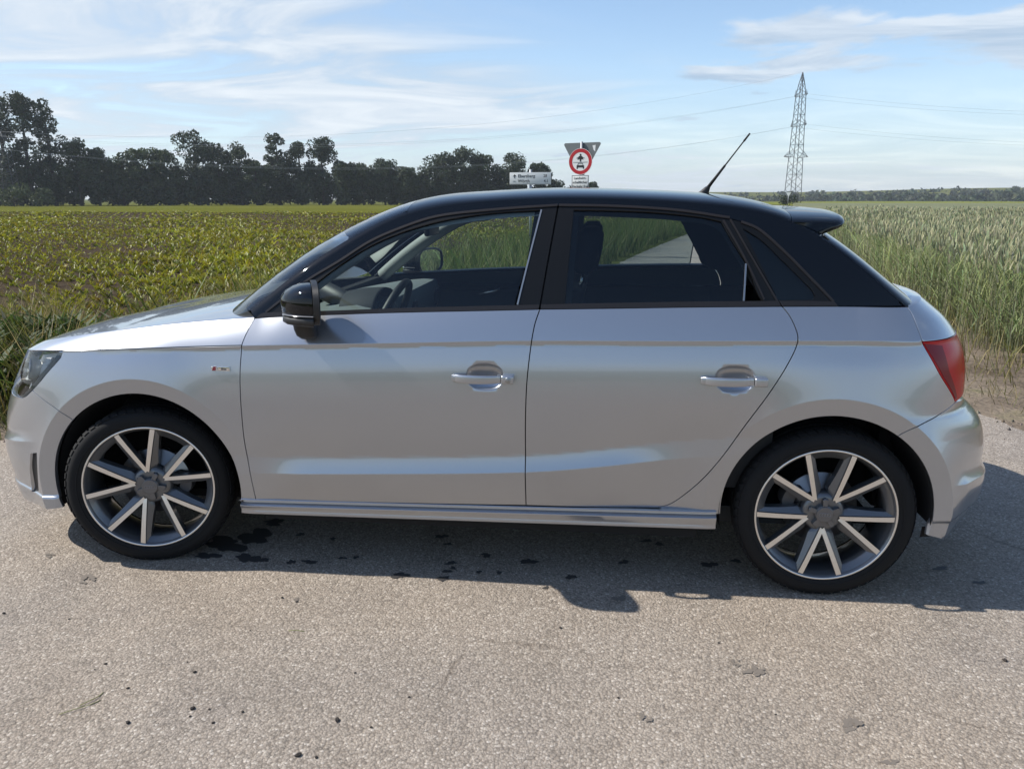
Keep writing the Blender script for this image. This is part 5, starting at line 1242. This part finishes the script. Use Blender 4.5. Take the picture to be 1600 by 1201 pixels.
selR = lambda a, b_: (lambda P: (lambda d: (d > a+rng.normal(0, .06, len(P))) & (d < b_))(dist_line(er, P)))
verge('verge_grass', 'tall dry grass along the field edge in front of the bonnet', 26000, (-9, .4, .4, 5.2), lambda P: selL(.45, 3.0)(P) & (P[:, 0] < .5), (.28, .62), (.006, .012), (.15, .155, .04), (.30, .24, .12), .42)
verge('verge_grass', 'short green grass at the asphalt edge beside the front bumper', 16000, (-8, .3, .2, 2.6), lambda P: selL(.10, 1.2)(P) & (P[:, 0] < .4), (.05, .16), (.005, .010), (.13, .145, .035), (.27, .23, .11), .3)
verge('verge_grass', 'tall green roadside grass seen through the side windows', 42000, (-3.5, 6, 3.0, 30), lambda P: selL(.12, 2.6)(P) & (P[:, 1] > 3), (.45, .95), (.008, .018), (.115, .15, .03), (.24, .23, .08), .18, seed=2)
verge('verge_grass', 'yellowish grass at the foot of the wheat beside the earth track', 15000, (4.2, 13, 2.0, 16), lambda P: selR(.6, 1.5)(P) & ~in_poly([(5.8, 3.4), (6.2, 9), (7.8, 16), (13, 16), (13, 3.3)], P), (.14, .42), (.006, .012), (.19, .19, .045), (.32, .27, .12), .4, seed=4)
verge('verge_grass', 'sparse low grass on the bare earth right of the tail light', 5200, (4.1, 9, .9, 7), lambda P: selR(.12, 1.3)(P), (.04, .13), (.004, .009), (.12, .12, .035), (.26, .21, .11), .5, seed=7)
# broad-leaved weeds in the verge by the headlamp
def weeds():
    n = 420; P = np.stack([rng.uniform(-4.2, -1.3, n), rng.uniform(1.0, 2.5, n)], -1); k = rng.random(n) < np.exp(-((P[:, 0]+2.6)/.9)**2); P = P[k]; parts = []
    for j in range(14):
        m = len(P); parts.append(blades(P+rng.normal(0, .07, P.shape), rng.uniform(.06, .20, m), rng.uniform(.03, .06, m), rng.uniform(.4, 1.2, m), rng.uniform(.2, .9, m), colours(m, (.055, .085, .025), .25), None, rng.uniform(.0, .38, m)))
    V, F, C = merge(parts); tag(fast_mesh('weeds', V, F, M['grass'], C), 'dark broad-leaved weeds in the verge left of the headlight', 'weeds', kind='stuff')
weeds()
# straw and grit along the asphalt edge
def grit():
    n = 2600; P = np.stack([rng.uniform(4.0, 8, n), rng.uniform(.6, 5.5, n)], -1); d = dist_line(er, P); k = (np.abs(d) < rng.exponential(.16, n)); P = P[k]
    n2 = 1500; Q = np.stack([rng.uniform(-6, -.6, n2), rng.uniform(-.3, 1.4, n2)], -1); d = dist_line(el, Q); Q = Q[np.abs(d) < rng.exponential(.14, n2)]; P = np.concatenate([P, Q]); n = len(P)
    s = rng.uniform(.004, .014, n); base = np.array([(1, 0, 0), (-.6, .8, 0), (-.6, -.8, 0), (0, 0, 1.1)]); V = (base[None]*s[:, None, None]*rng.uniform(.6, 1.3, (n, 4, 3)))+np.concatenate([P, np.full((n, 1), .001)], 1)[:, None]
    F = (np.arange(n)[:, None, None]*4+np.array([(0, 1, 3), (1, 2, 3), (2, 0, 3)])[None]).reshape(-1, 3); C = np.repeat(colours(n, (.22, .18, .14), .3, (.36, .32, .26), .3), 4, 0)
    tag(fast_mesh('grit', V.reshape(-1, 3), F, M['grass'], C), 'loose grit and straw along the asphalt edge', 'grit', kind='stuff')
grit()

# ---------------------------------------------------------------- trees
M['bark'] = vary(simple('bark', (.05, .04, .03), .9), (.030, .025, .020), (.075, .062, .05), 3)
def crown_mesh(h, r, base, blobs, leaves, leaf, col, seed, narrow=.0):
    g = np.random.default_rng(seed); Cn = []
    for _ in range(blobs):
        t = g.random()**.85; z = base+(h-base)*(.06+.88*t); env = math.sin(math.pi*min(1, .14+.86*(1-t)**.8))**.6 if narrow < .5 else .6+.4*math.sin(math.pi*t)
        a = g.uniform(0, 2*math.pi); rad = r*env*math.sqrt(g.random())*.78; Cn.append((rad*math.cos(a), rad*math.sin(a), z, r*g.uniform(.26, .46)))
    Cn.append((0, 0, h-r*.30, r*.30)); Cn = np.array(Cn); k = g.integers(0, len(Cn), leaves); u = g.normal(0, 1, (leaves, 3)); u /= np.linalg.norm(u, axis=1, keepdims=True); rr = Cn[k, 3]*g.uniform(.35, 1.06, leaves)**.55
    P = Cn[k, :3]+u*rr[:, None]*np.array([1, 1, .85]); P = P[P[:, 2] > .2]; n = len(P); a = g.normal(0, 1, (n, 3)); a /= np.linalg.norm(a, axis=1, keepdims=True); b_ = np.cross(a, g.normal(0, 1, (n, 3))); b_ /= np.linalg.norm(b_, axis=1, keepdims=True)
    s = leaf*g.uniform(.55, 1.3, n)[:, None]; V = np.stack([P-a*s-b_*s*.35, P+b_*s*.6, P+a*s, P-b_*s*.55+a*s*.2], 1); F = np.arange(n)[:, None]*4+np.array([[0, 1, 2, 3]])
    tone = (.75+.5*g.random(len(Cn)))[k][:len(P)] if len(P) == leaves else g.uniform(.75, 1.2, n); c = np.array(col)[None]*tone[:, None]*(1+g.normal(0, .18, (n, 1))); return V.reshape(-1, 3), F, np.repeat(np.clip(c, .004, .5), 4, 0), Cn
def tree(label, loc, h, r, base=.5, blobs=26, leaves=1700, leaf=.34, col=(.028, .040, .014), seed=1, narrow=0.0, name='deciduous_tree', group='trees along the far field edge'):
    root = empty(name, (loc[0], loc[1], -.01)); tag(root, label, 'tree', group)
    V, F, C, Cn = crown_mesh(h, r, base, blobs, leaves, leaf, col, seed, narrow); cr = fast_mesh('crown', V, F, M['foliage'], C); cr.parent = root
    t = MB(); g = random.Random(seed); pts = [(0, 0, 0), (g.uniform(-.1, .1)*r*.4, g.uniform(-.1, .1)*r*.4, h*.35), (g.uniform(-.15, .15)*r*.4, g.uniform(-.1, .1)*r*.4, h*.65), (0, 0, h*.9)]; t.tube(pts, [h*.020+.05, h*.015+.03, h*.009+.02, .03], 7)
    for c in Cn[:9]:
        z0 = max(h*.18, c[2]-r*.7); t.tube([(0, 0, z0), (c[0]*.5, c[1]*.5, (z0+c[2])/2+.2), (c[0], c[1], c[2])], [h*.008+.02, h*.005+.015, .02], 5)
    t.build('trunk', M['bark'], root); return root
# (pixel x of the crown, pixel y of its top, distance, crown radius, kind)
DK = (.040, .056, .026); MD = (.050, .068, .028); LT = (.075, .096, .038)
TREES = [
 (-8, 145, 184, 4.0, 'tall poplar with an airy crown cut by the left picture edge', DK, 1),
 (28, 141, 182, 3.6, 'tallest poplar left of the power line, crown full of sky gaps', DK, 1),
 (66, 152, 183, 3.4, 'tall leaning poplar, right one of the tall group at the far left', DK, 1),
 (116, 219, 180, 3.6, 'small roundish tree just right of the tall poplars', MD, 0),
 (146, 232, 179, 3.2, 'dark small tree second from the tall poplars', DK, 0),
 (186, 240, 181, 3.6, 'mid green tree between the dark small tree and the pale willow-like tree', MD, 0), (222, 232, 182, 4.2, 'pale willow-like rounded tree left of the big oak', LT, 0), (255, 236, 180, 3.4, 'mid green tree between the pale willow-like tree and the big oak', MD, 0),
 (300, 200, 183, 5.0, 'big broad oak-like tree, highest crown above the bonnet', DK, 0), (338, 222, 182, 4.2, 'dark broad tree right behind the bonnet oak', DK, 0), (372, 226, 181, 4.2, 'bushy dark tree left of the twin crowns', DK, 0), (398, 250, 179, 3.2, 'low tree just left of the upright small-crowned tree', MD, 0),
 (430, 207, 184, 3.6, 'upright tree with a small round crown, left of the twin crowns', DK, 0), (466, 224, 184, 3.8, 'tree with a notched crown between the upright tree and the wide crowned tree', DK, 0), (500, 214, 183, 4.6, 'wide crowned tree, right of the twin crowns', DK, 0), (536, 252, 180, 3.2, 'low tree directly right of the wide crowned tree', MD, 0),
 (566, 257, 181, 3.6, 'first dark tree of the low middle stretch right of the twin crowns', DK, 0), (600, 251, 182, 4.0, 'tallest tree of the low middle stretch of the tree line', DK, 0), (632, 262, 180, 3.2, 'second last tree of the low middle stretch', MD, 0), (662, 264, 181, 3.2, 'last and lowest tree of the middle stretch above the windscreen', DK, 0),
 (690, 242, 183, 4.0, 'tree on the left shoulder of the round tree with sky holes', DK, 0), (722, 233, 184, 4.6, 'round tree with sky holes left of the white direction sign', DK, 0), (752, 240, 184, 3.8, 'tree on the right shoulder of the round tree with sky holes', DK, 0), (795, 238, 184, 4.6, 'dark round tree directly behind the white direction sign', DK, 0), (843, 254, 186, 2.8, 'thin small tree right behind the edge of the white direction sign', DK, 0),
 (868, 283, 190, 2.6, 'low tree between the two road signs', DK, 0), (924, 286, 196, 2.2, 'low bush-like tree just right of the round red sign', DK, 0)]
for i, (px, py, D, r, lab, col, kind) in enumerate(TREES):
    top = at_dist(px, py, D); lab = lab or 'dark tree filling the tree line behind the windscreen between the taller crowns'
    tree(lab, (top[0], top[1]), float(top[2]), r, .2 if not kind else 1.0, 46 if kind else 34, 5200 if kind else 5600, .26 if kind else .27, col, 40+i, kind)
# lower growth filling the foot of the wood
def undergrowth():
    parts = []
    for k in range(120):
        px = -60+k*8.2; D = rng.uniform(180, 190); p = at_dist(px, 300, D); V, F, C, _ = crown_mesh(rng.uniform(5.0, 9.0)*(1 if px < 820 else .45), rng.uniform(2.6, 3.8), .1, 12, 700, .36, DK, 400+k); parts.append((V+np.array([p[0], p[1], 0]), F, C))
    V, F, C = merge(parts); tag(fast_mesh('undergrowth', V, F, M['foliage'], C), 'dark dense undergrowth at the foot of the tree line behind the field', 'undergrowth', kind='stuff')
undergrowth()
for i, (px, py, D, r) in enumerate(((18, 290, 168, 3.0), (60, 297, 170, 2.6))):
    t_ = at_dist(px, py, D); tree('light green bush at the left edge in front of the dark wood' if i == 0 else 'smaller green bush right of the light one in front of the wood', (t_[0], t_[1]), float(t_[2]), r, .1, 14, 1100, .26, LT, 80+i, name='field_bush', group='bushes before the wood')
t_ = at_dist(1231, 309, 176); tree('low dark bush at the foot of the lattice pylon', (t_[0], t_[1]), 2.0, 2.3, .05, 9, 600, .22, DK, 91, name='field_bush', group=None)
# far wooded hills
def far_wood():
    parts = []
    for k in range(560):
        px = rng.uniform(1080, 1900); D = rng.uniform(520, 800); rise = np.interp(px, [1080, 1140, 1240, 1330, 1420, 1520, 1600, 1900], [303, 303, 299, 297, 296.5, 295, 293, 292]); f = (D-520)/280
        p = at_dist(px, rise+rng.uniform(0, 3.5)+(1-f)*11, D); V, F, C, _ = crown_mesh(rng.uniform(9, 13), rng.uniform(5, 8), .5, 6, 90, 1.5, (.030+.02*rng.random(), .046+.015*rng.random(), .022), 900+k); parts.append((V+np.array([p[0], p[1], p[2]-11]), F, C))
    V, F, C = merge(parts); tag(fast_mesh('far_wood', V, F, M['foliage'], C), 'hazy wooded hills on the horizon right of the pylon', 'wood', kind='stuff')
far_wood()
def hills():
    xs = np.linspace(-1200, 2600, 60); V = []; F = []
    for j, (D, hz) in enumerate(((640, 0), (820, 10), (1200, 12), (1800, 8))):
        for a in np.linspace(-1.2, 1.2, 60):
            an = CYAW+a; e = .5+.5*math.tanh((a-.12)*9); V.append((CC[0]+D*math.sin(an), CC[1]+D*math.cos(an), -.5+hz*e*(1+.15*math.sin(a*14))))
    for j in range(3):
        for i in range(59): F.append((j*60+i, j*60+i+1, (j+1)*60+i+1, (j+1)*60+i))
    tag(fast_mesh('hills', np.array(V), np.array(F), M['turf'], smooth=True), kind='structure')
hills()
# ================================================================ pylons and wires
M['steel'] = simple('galvanised_lattice', (.075, .08, .088), .6, .2)
def pylon(label, base, H, wb, arms, yaw, thin=.055):
    root = empty('power_pylon', (base[0], base[1], -.02), yaw); tag(root, label, 'pylon', 'lattice power pylons')
    def half(z): return (wb*(1-.45*min(z/(H*.86), 1)))*.5 if z < H*.86 else wb*.55*.5*max(0.02, 1-(z-H*.86)/(H*.14))
    for sx in (-1, 1):
        for sy in (-1, 1):
            b = MB(); zs = np.linspace(0, H, 12); b.tube([(sx*half(z), sy*half(z), z) for z in zs], thin, 4); b.build('leg', M['steel'], root)
    nlev = 17; zs = np.linspace(.4, H*.97, nlev+1)
    for f in range(4):
        b = MB()
        for i in range(nlev):
            z0, z1 = zs[i], zs[i+1]; a, c = half(z0), half(z1); s = 1 if i % 2 else -1
            q = {0: ((-a*s, -a, z0), (c*s, -c, z1)), 1: ((-a*s, a, z0), (c*s, c, z1)), 2: ((-a, -a*s, z0), (-c, c*s, z1)), 3: ((a, -a*s, z0), (c, c*s, z1))}[f]; b.tube(q, thin*.6, 4)
            q = {0: ((-a, -a, z0), (a, -a, z0)), 1: ((-a, a, z0), (a, a, z0)), 2: ((-a, -a, z0), (-a, a, z0)), 3: ((a, -a, z0), (a, a, z0))}[f]; 
            if i % 4 == 0: b.tube(q, thin*.5, 4)
        b.build('lattice_face', M['steel'], root)
    for z, L_, ax in arms:
        a = half(z)
        for s in (-1, 1):
            b = MB()
            tip = (s*L_, 0, z+.15) if ax == 'x' else (0, s*L_, z+.15)
            for k in (-1, 1):
                p = (s*a, k*a, z) if ax == 'x' else (k*a, s*a, z); p2 = (p[0], p[1], z+1.3); b.tube([p, tip], thin*.9, 4); b.tube([p2, tip], thin*.7, 4)
                for t in (.35, .7):
                    m1 = tuple(p[i]+(tip[i]-p[i])*t for i in range(3)); m2 = tuple(p2[i]+(tip[i]-p2[i])*t for i in range(3)); b.tube([m1, m2], thin*.5, 4)
            b.build('cross_arm', M['steel'], root)
    return root
PR = at_dist(1238, 312, 190); zt = float(at_dist(1253, 113, 190)[2]); zA = float(at_dist(1250, 150, 190)[2]); zB = float(at_dist(1247, 197, 190)[2]); zC_ = float(at_dist(1242, 246, 190)[2])
PL = at_dist(14, 300, 176); d_ = Vector((PR[0]-PL[0], PR[1]-PL[1], 0)); line_yaw = math.atan2(d_.y, d_.x); PN = (PR[0]+d_.x*.9, PR[1]+d_.y*.9-40)
pylon('dark lattice power pylon standing free against the sky above the rear window', PR, zt, 2.7, [(zA, 2.6, 'y'), (zB, 3.2, 'y'), (zC_, 2.9, 'x')], line_yaw, .075)
pylon('pale lattice pylon before the tall poplars at the left edge', PL, 13.4, 3.2, [(10.2, 3.2, 'y'), (12.4, 2.6, 'y')], line_yaw, .05)
M['wire'] = simple('aluminium_wire', (.45, .46, .47), .5, .2)
def wire(a, b_, sag, label):
    pts = []
    for k in range(41):
        t = k/40; pts.append((a[0]+(b_[0]-a[0])*t, a[1]+(b_[1]-a[1])*t, a[2]+(b_[2]-a[2])*t-4*sag*t*(1-t)))
    w = MB(); w.tube(pts, .016, 4); tag(w.build('power_line', M['wire']), label, 'cable', 'wires strung between the pylons')
nx_, ny_ = -math.sin(line_yaw), math.cos(line_yaw)
for s in (-1, 1):
    side_w = 'far-side' if s > 0 else 'near-side'
    for (zl, zr, L_, sag, nm) in ((12.5, zA+.1, 2.6, 5.2, 'upper'), (10.3, zB+.1, 3.2, 6.0, 'lower')):
        wire((PL[0]+nx_*s*L_, PL[1]+ny_*s*L_, zl), (PR[0]+nx_*s*L_, PR[1]+ny_*s*L_, zr), sag, f'{nm} {side_w} wire sagging from the left pylon to the right pylon')
        wire((PR[0]+nx_*s*L_, PR[1]+ny_*s*L_, zr), (PN[0]+nx_*s*L_, PN[1]+ny_*s*L_, zr-1.5), 4.0, f'{nm} {side_w} wire running from the right pylon out of the picture')
wire((PL[0], PL[1], 13.4), (PR[0], PR[1], zt), 5.5, 'thin earth wire between the tips of the two pylons')

# ================================================================ road signs
M['sign_w'] = simple('sign_white', (.72, .73, .71), .45); M['sign_r'] = simple('sign_red', (.42, .015, .022), .4); M['sign_k'] = simple('sign_black', (.012, .012, .014), .5); M['sign_g'] = simple('sign_back_grey', (.16, .175, .175), .55, .3)
M['post'] = simple('galvanised_post', (.38, .39, .40), .5, .6)
def disc(bm_, r, y0, y1, c=(0, 0), seg=40, r_in=None):
    if r_in is None: bm_.prism([(c[0]+r*math.cos(t), c[1]+r*math.sin(t)) for t in np.linspace(0, 2*math.pi, seg+1)[:-1]], y0, y1)
    else: bm_.lathe([(r_in, y0), (r, y0), (r, y1), (r_in, y1), (r_in, y0)], seg, c=(c[0], 0, c[1]), smooth=False)
def put_text(txt, size, x, z, y, mat, parent, align='LEFT', bold=.0):
    cu = bpy.data.curves.new('t', 'FONT'); cu.body = txt; cu.size = size; cu.extrude = .0008; cu.align_x = align; cu.align_y = 'CENTER'; cu.offset = bold; cu.resolution_u = 3
    o = bpy.data.objects.new('t', cu); COL.objects.link(o); dg = bpy.context.evaluated_depsgraph_get(); dg.update(); me = bpy.data.meshes.new_from_object(o.evaluated_get(dg)); bpy.data.objects.remove(o)
    p = mesh_obj('lettering', me, mat, parent); p.location = (x, y, z); p.rotation_euler = (math.pi/2, 0, 0); return p
def no_motor_sign():
    c = at_dist(907, 252.5, 19.0); root = empty('road_sign', (c[0], c[1], 0), R_(-22)); tag(root, 'round red-rimmed no-motor-vehicles sign with white plates and a grey triangle behind it', 'road sign')
    Z = float(c[2]); b = MB(); b.tube([(0, .05, -.1), (0, .05, Z+.45)], .030, 12); b.build('post', M['post'], root)
    b = MB(); disc(b, .292, -.003, .004, (0, Z)); pl = b.build('sign_disc', M['sign_w'], root)
    b = MB(); disc(b, .298, -.006, .002, (0, Z), 48, .212); b.build('red_ring', M['sign_r'], pl)
    b = MB(); disc(b, .300, -.0065, .002, (0, Z), 48, .293); b.build('white_edge', M['sign_w'], pl)
    y0, y1 = -.0065, -.001
    # motorcycle with rider, dividing line, car (front views)
    b = MB(); z = Z+.085
    b.prism([(-.075, z-.045), (-.055, z+.020), (-.022, z+.045), (.022, z+.045), (.055, z+.020), (.075, z-.045), (.035, z-.030), (0, z-.060), (-.035, z-.030)], y0, y1); disc(b, .022, y0-.0005, y1, (0, z+.068), 16)
    b.prism([(-.100, z-.004), (-.060, z+.010), (-.060, z-.002), (-.100, z-.016)], y0-.001, y1); b.prism([(.100, z-.004), (.060, z+.010), (.060, z-.002), (.100, z-.016)], y0-.001, y1)
    b.prism([(-.018, z-.085), (.018, z-.085), (.018, z-.040), (-.018, z-.040)], y0-.001, y1); b.build('motorcycle_symbol', M['sign_k'], pl)
    b = MB(); b.box((0, -.004, Z-.018), (.37, .005, .008)); b.build('dividing_line', M['sign_k'], pl)
    b = MB(); z = Z-.105
    b.prism([(-.095, z-.030), (-.095, z+.010), (-.078, z+.022), (.078, z+.022), (.095, z+.010), (.095, z-.030)], y0, y1)
    for s in (-1, 1):
        b.prism([(s*.095, z-.030), (s*.095, z-.058), (s*.066, z-.058), (s*.066, z-.030)], y0-.0005, y1); b.prism([(s*.078, z+.020), (s*.058, z+.068), (s*.046, z+.068), (s*.064, z+.020)], y0-.0005, y1)
    b.prism([(-.058, z+.058), (.058, z+.058), (.056, z+.070), (-.056, z+.070)], y0-.001, y1); b.build('car_symbol', M['sign_k'], pl)
    # plate below
    zp = Z-.475
    b = MB(); b.box((0, 0, zp), (.44, .006, .335), bev=.002); pp = b.build('supplementary_plate', M['sign_w'], root)
    for nm, cx_, cz_, sx, sz in (('f', 0, zp+.158, .425, .009), ('f', 0, zp-.158, .425, .009), ('f', -.208, zp, .009, .325), ('f', .208, zp, .009, .325)):
        q = MB(); q.box((cx_, -.0042, cz_), (sx, .003, sz)); q.build('plate_border', M['sign_k'], pp)
    for k, t in enumerate(('Landwirt-', 'schaftlicher', 'Verkehr frei')): put_text(t, .083, 0, zp+.095-.095*k, -.0045, M['sign_k'], pp, 'CENTER', .0012)
    b = MB(); b.box((0, 0, zp-.28), (.46, .006, .20), bev=.002); b.build('supplementary_plate', M['sign_w'], root)
    # back of the give-way triangle on the other side of the post
    t = empty('x', (0, 0, 0)); bpy.data.objects.remove(t)
    b = MB(); zc = Z+.16; s = .47
    b.prism([(-s+.03, zc+.27), (s-.03, zc+.27), (s, zc+.245), (s-.012, zc+.21), (.03, zc-.52), (-.03, zc-.52), (-s+.012, zc+.21), (-s, zc+.245)], .085, .090); tr = b.build('triangle_back', M['sign_g'], root)
    b = MB(); b.prism([(.26, zc+.20), (.34, zc+.21), (.33, zc+.06), (.29, zc+.10)], .0835, .0848); b.build('sticker', M['sign_w'], tr)
    for dz in (.12, -.1): q = MB(); q.box((0, .068, zc+dz), (.13, .034, .03)); q.build('clamp', M['post'], root)
no_motor_sign()
def direction_sign():
    c = at_dist(828.5, 279, 18.0); root = empty('direction_sign', (c[0], c[1], 0), R_(-8)); Z = float(c[2]); tag(root, 'white cycle direction sign with two place names on a grey post', 'direction sign')
    b = MB(); b.tube([(0, .04, -.1), (0, .04, Z+.20)], .030, 12); b.build('post', M['post'], root)
    b = MB(); b.box((0, 0, Z), (.955, .012, .262), bev=.004); pl = b.build('sign_plate', M['sign_w'], root)
    q = MB(); q.prism([(-.40, Z+.045), (-.36, Z+.092), (-.32, Z+.045), (-.352, Z+.056), (-.352, Z+.005), (-.368, Z+.005), (-.368, Z+.056)], -.0085, -.0055); q.build('arrow', M['sign_k'], pl)
    put_text('Ebersberg', .098, -.285, Z+.052, -.0072, M['sign_k'], pl, 'LEFT', .001); put_text('Wörth', .098, -.285, Z-.058, -.0072, M['sign_k'], pl, 'LEFT', .001)
    put_text('28', .085, .345, Z+.052, -.0072, M['sign_k'], pl, 'CENTER', .001); put_text('4,1', .085, .365, Z-.058, -.0072, M['sign_k'], pl, 'CENTER', .001); put_text('re.', .07, -.40, Z-.06, -.0072, M['sign_g'], pl)
    q = MB(); q.box((0, -.0062, Z-.118), (.94, .003, .005)); q.build('lower_line', M['sign_g'], pl)
direction_sign()
def far_sign():
    c = at_dist(1232, 304, 172); root = empty('road_sign', (c[0], c[1], 0), R_(-15)); tag(root, 'tiny white triangular sign at the foot of the pylon', 'road sign'); Z = float(c[2])
    b = MB(); b.tube([(0, .05, -.1), (0, .05, Z)], .05, 8); b.build('post', M['post'], root); b = MB(); b.prism([(-.5, Z+.4), (.5, Z+.4), (0, Z-.45)], -.01, .01); b.build('triangle_plate', M['sign_w'], root)
far_sign()

# ================================================================ marks and crumbs on the asphalt
M['wet'] = simple('oil_stain', (.045, .042, .040), .6)
STAIN_N = [0]
def stain(px, py, wpx, hpx, seed, rag=.45, parent=ROAD):
    c = on_z(px, py); g = np.random.default_rng(seed); a = on_z(px+wpx/2, py)-c; d = on_z(px, py+hpx/2)-c; n = 26; ph = g.uniform(0, 6.28, 5); P = []
    for k in range(n):
        t = 2*math.pi*k/n; r = 1+rag*(.5*math.sin(2*t+ph[0])+.4*math.sin(3*t+ph[1])+.3*math.sin(5*t+ph[2])+.25*math.sin(8*t+ph[3])); r = max(.25, r)
        P.append((c[0]+a[0]*math.cos(t)*r+d[0]*math.sin(t)*r, c[1]+a[1]*math.cos(t)*r+d[1]*math.sin(t)*r))
    STAIN_N[0] += 1; zz = .0010+.00012*(STAIN_N[0] % 23); bm = bmesh.new(); bm.faces.new([bm.verts.new((x, y, zz)) for x, y in P]); bmesh.ops.triangulate(bm, faces=bm.faces); bmesh.ops.recalc_face_normals(bm, faces=bm.faces)
    if bm.faces[:][0].normal.z < 0: bmesh.ops.reverse_faces(bm, faces=bm.faces)
    me = bpy.data.meshes.new('stain'); bm.to_mesh(me); bm.free(); mesh_obj('stain', me, M['wet'], parent)
STAINS = [(325,868,34,10),(352,850,60,22),(388,872,34,14),(400,838,46,24),(412,875,16,7),(455,878,14,6),(484,878,22,6),(428,816,30,10),(470,835,12,5),(520,842,10,4),(535,872,12,4),(556,871,9,4),(625,899,24,9),(692,904,16,8),(705,880,18,5),(698,893,14,5),(708,888,10,4),(748,894,10,4),(760,868,16,6),(780,895,10,4),(826,878,24,8),(892,902,15,7),(975,878,15,6),(1108,882,22,9),(1150,876,14,6),(853,918,10,4),(690,838,18,6),(700,850,12,4),(1030,850,14,5),(1470,888,26,5),(1530,910,18,5),(1010,845,14,5)]
for i, s in enumerate(STAINS): stain(*s, 700+i)
M['wet2'] = simple('dried_mud_stain', (.17, .145, .12), .9)
def dung(px, py, w, h, seed):
    old = M['wet']; M['wet'] = M['wet2']; 
    g = np.random.default_rng(seed)
    for k in range(6): stain(px+g.normal(0, w*.28), py+g.normal(0, h*.25), w*g.uniform(.25, .55), h*g.uniform(.3, .6), seed+k, .5)
    M['wet'] = old
for i, s in enumerate(((1183,1050,34,16),(1008,1121,17,12),(1328,1131,34,17),(1148,1036,13,8),(972,934,24,10),(136,903,26,12),(1392,1190,30,10),(464,936,12,5),(75,868,18,6))): dung(*s, 820+10*i)
M['clod'] = vary(simple('mud_clod', (.04, .035, .03), .95), (.022, .018, .016), (.06, .05, .042), 60)
def clod(px, py, r, seed, k):
    c = on_z(px, py); g = np.random.default_rng(seed); bm = bmesh.new(); bmesh.ops.create_icosphere(bm, subdivisions=2, radius=r)
    for v in bm.verts: v.co *= 1+g.normal(0, .14); v.co.z = v.co.z*.65+r*.5; v.co.x *= 1.25
    me = bpy.data.meshes.new('mud_clod'); bm.to_mesh(me); bm.free(); o = mesh_obj('mud_clod', me, M['clod']); o.location = (c[0], c[1], 0); o.rotation_euler = (0, 0, g.uniform(0, 6))
    tag(o, 'small dark crumb of dried mud lying on the sunlit asphalt', 'mud clod', 'mud crumbs on the asphalt before the car')
for i, (px, py, r) in enumerate(((301,1107,.0075),(327,1108,.004),(297,1119,.004),(333,1129,.005),(379,1112,.005),(200,1129,.007),(304,1050,.006),(148,1046,.003),(165,1037,.005),(200,1075,.005),(293,1034,.003),(527,1125,.0085),(580,1136,.004),(466,1180,.0085),(494,1183,.005),(639,1089,.004),(391,985,.003),(876,981,.006),(1123,1004,.004),(966,1090,.004),(1570,1032,.008),(555,1051,.004),(441,934,.006),(464,940,.005),(108,967,.004),(6,958,.006),(1212,1116,.003))): clod(px, py, r*.75, 950+i, i)
# dry grass blades dropped on the road
for i, (px, py, L_, a) in enumerate(((125,1105,.10,.8),(143,1092,.07,1.2),(463,986,.05,.1))):
    c = on_z(px, py); b = MB(); b.tube([(c[0]+math.cos(a)*L_*(t-.5)+.01*math.sin(t*3), c[1]+math.sin(a)*L_*(t-.5), .003+.002*math.sin(t*5)) for t in np.linspace(0, 1, 8)], .0012, 4)
    tag(b.build('grass_stalk', simple('dry_stalk', (.20, .21, .08), .8)), ('longer green grass stalk lying on the asphalt at lower left', 'shorter green grass stalk beside the longer one on the asphalt', 'tiny dark stalk on the asphalt below the front door')[i], 'grass stalk')
# ================================================================ the air between
def haze():
    b = MB(); b.box((300, 900, 24), (2600, 2300, 52)); o = b.build('haze', None); o.data.materials.clear()
    m = bpy.data.materials.new('summer_haze'); m.use_nodes = True; nt = m.node_tree; nt.nodes.clear(); out = nt.nodes.new('ShaderNodeOutputMaterial'); v = nt.nodes.new('ShaderNodeVolumePrincipled')
    v.inputs['Color'].default_value = (.86, .93, 1.0, 1); v.inputs['Density'].default_value = .00028; v.inputs['Anisotropy'].default_value = .1; nt.links.new(v.outputs[0], out.inputs['Volume']); o.data.materials.append(m)
    tag(o, 'thin pale summer haze lying over the fields', 'haze', kind='stuff')
haze()
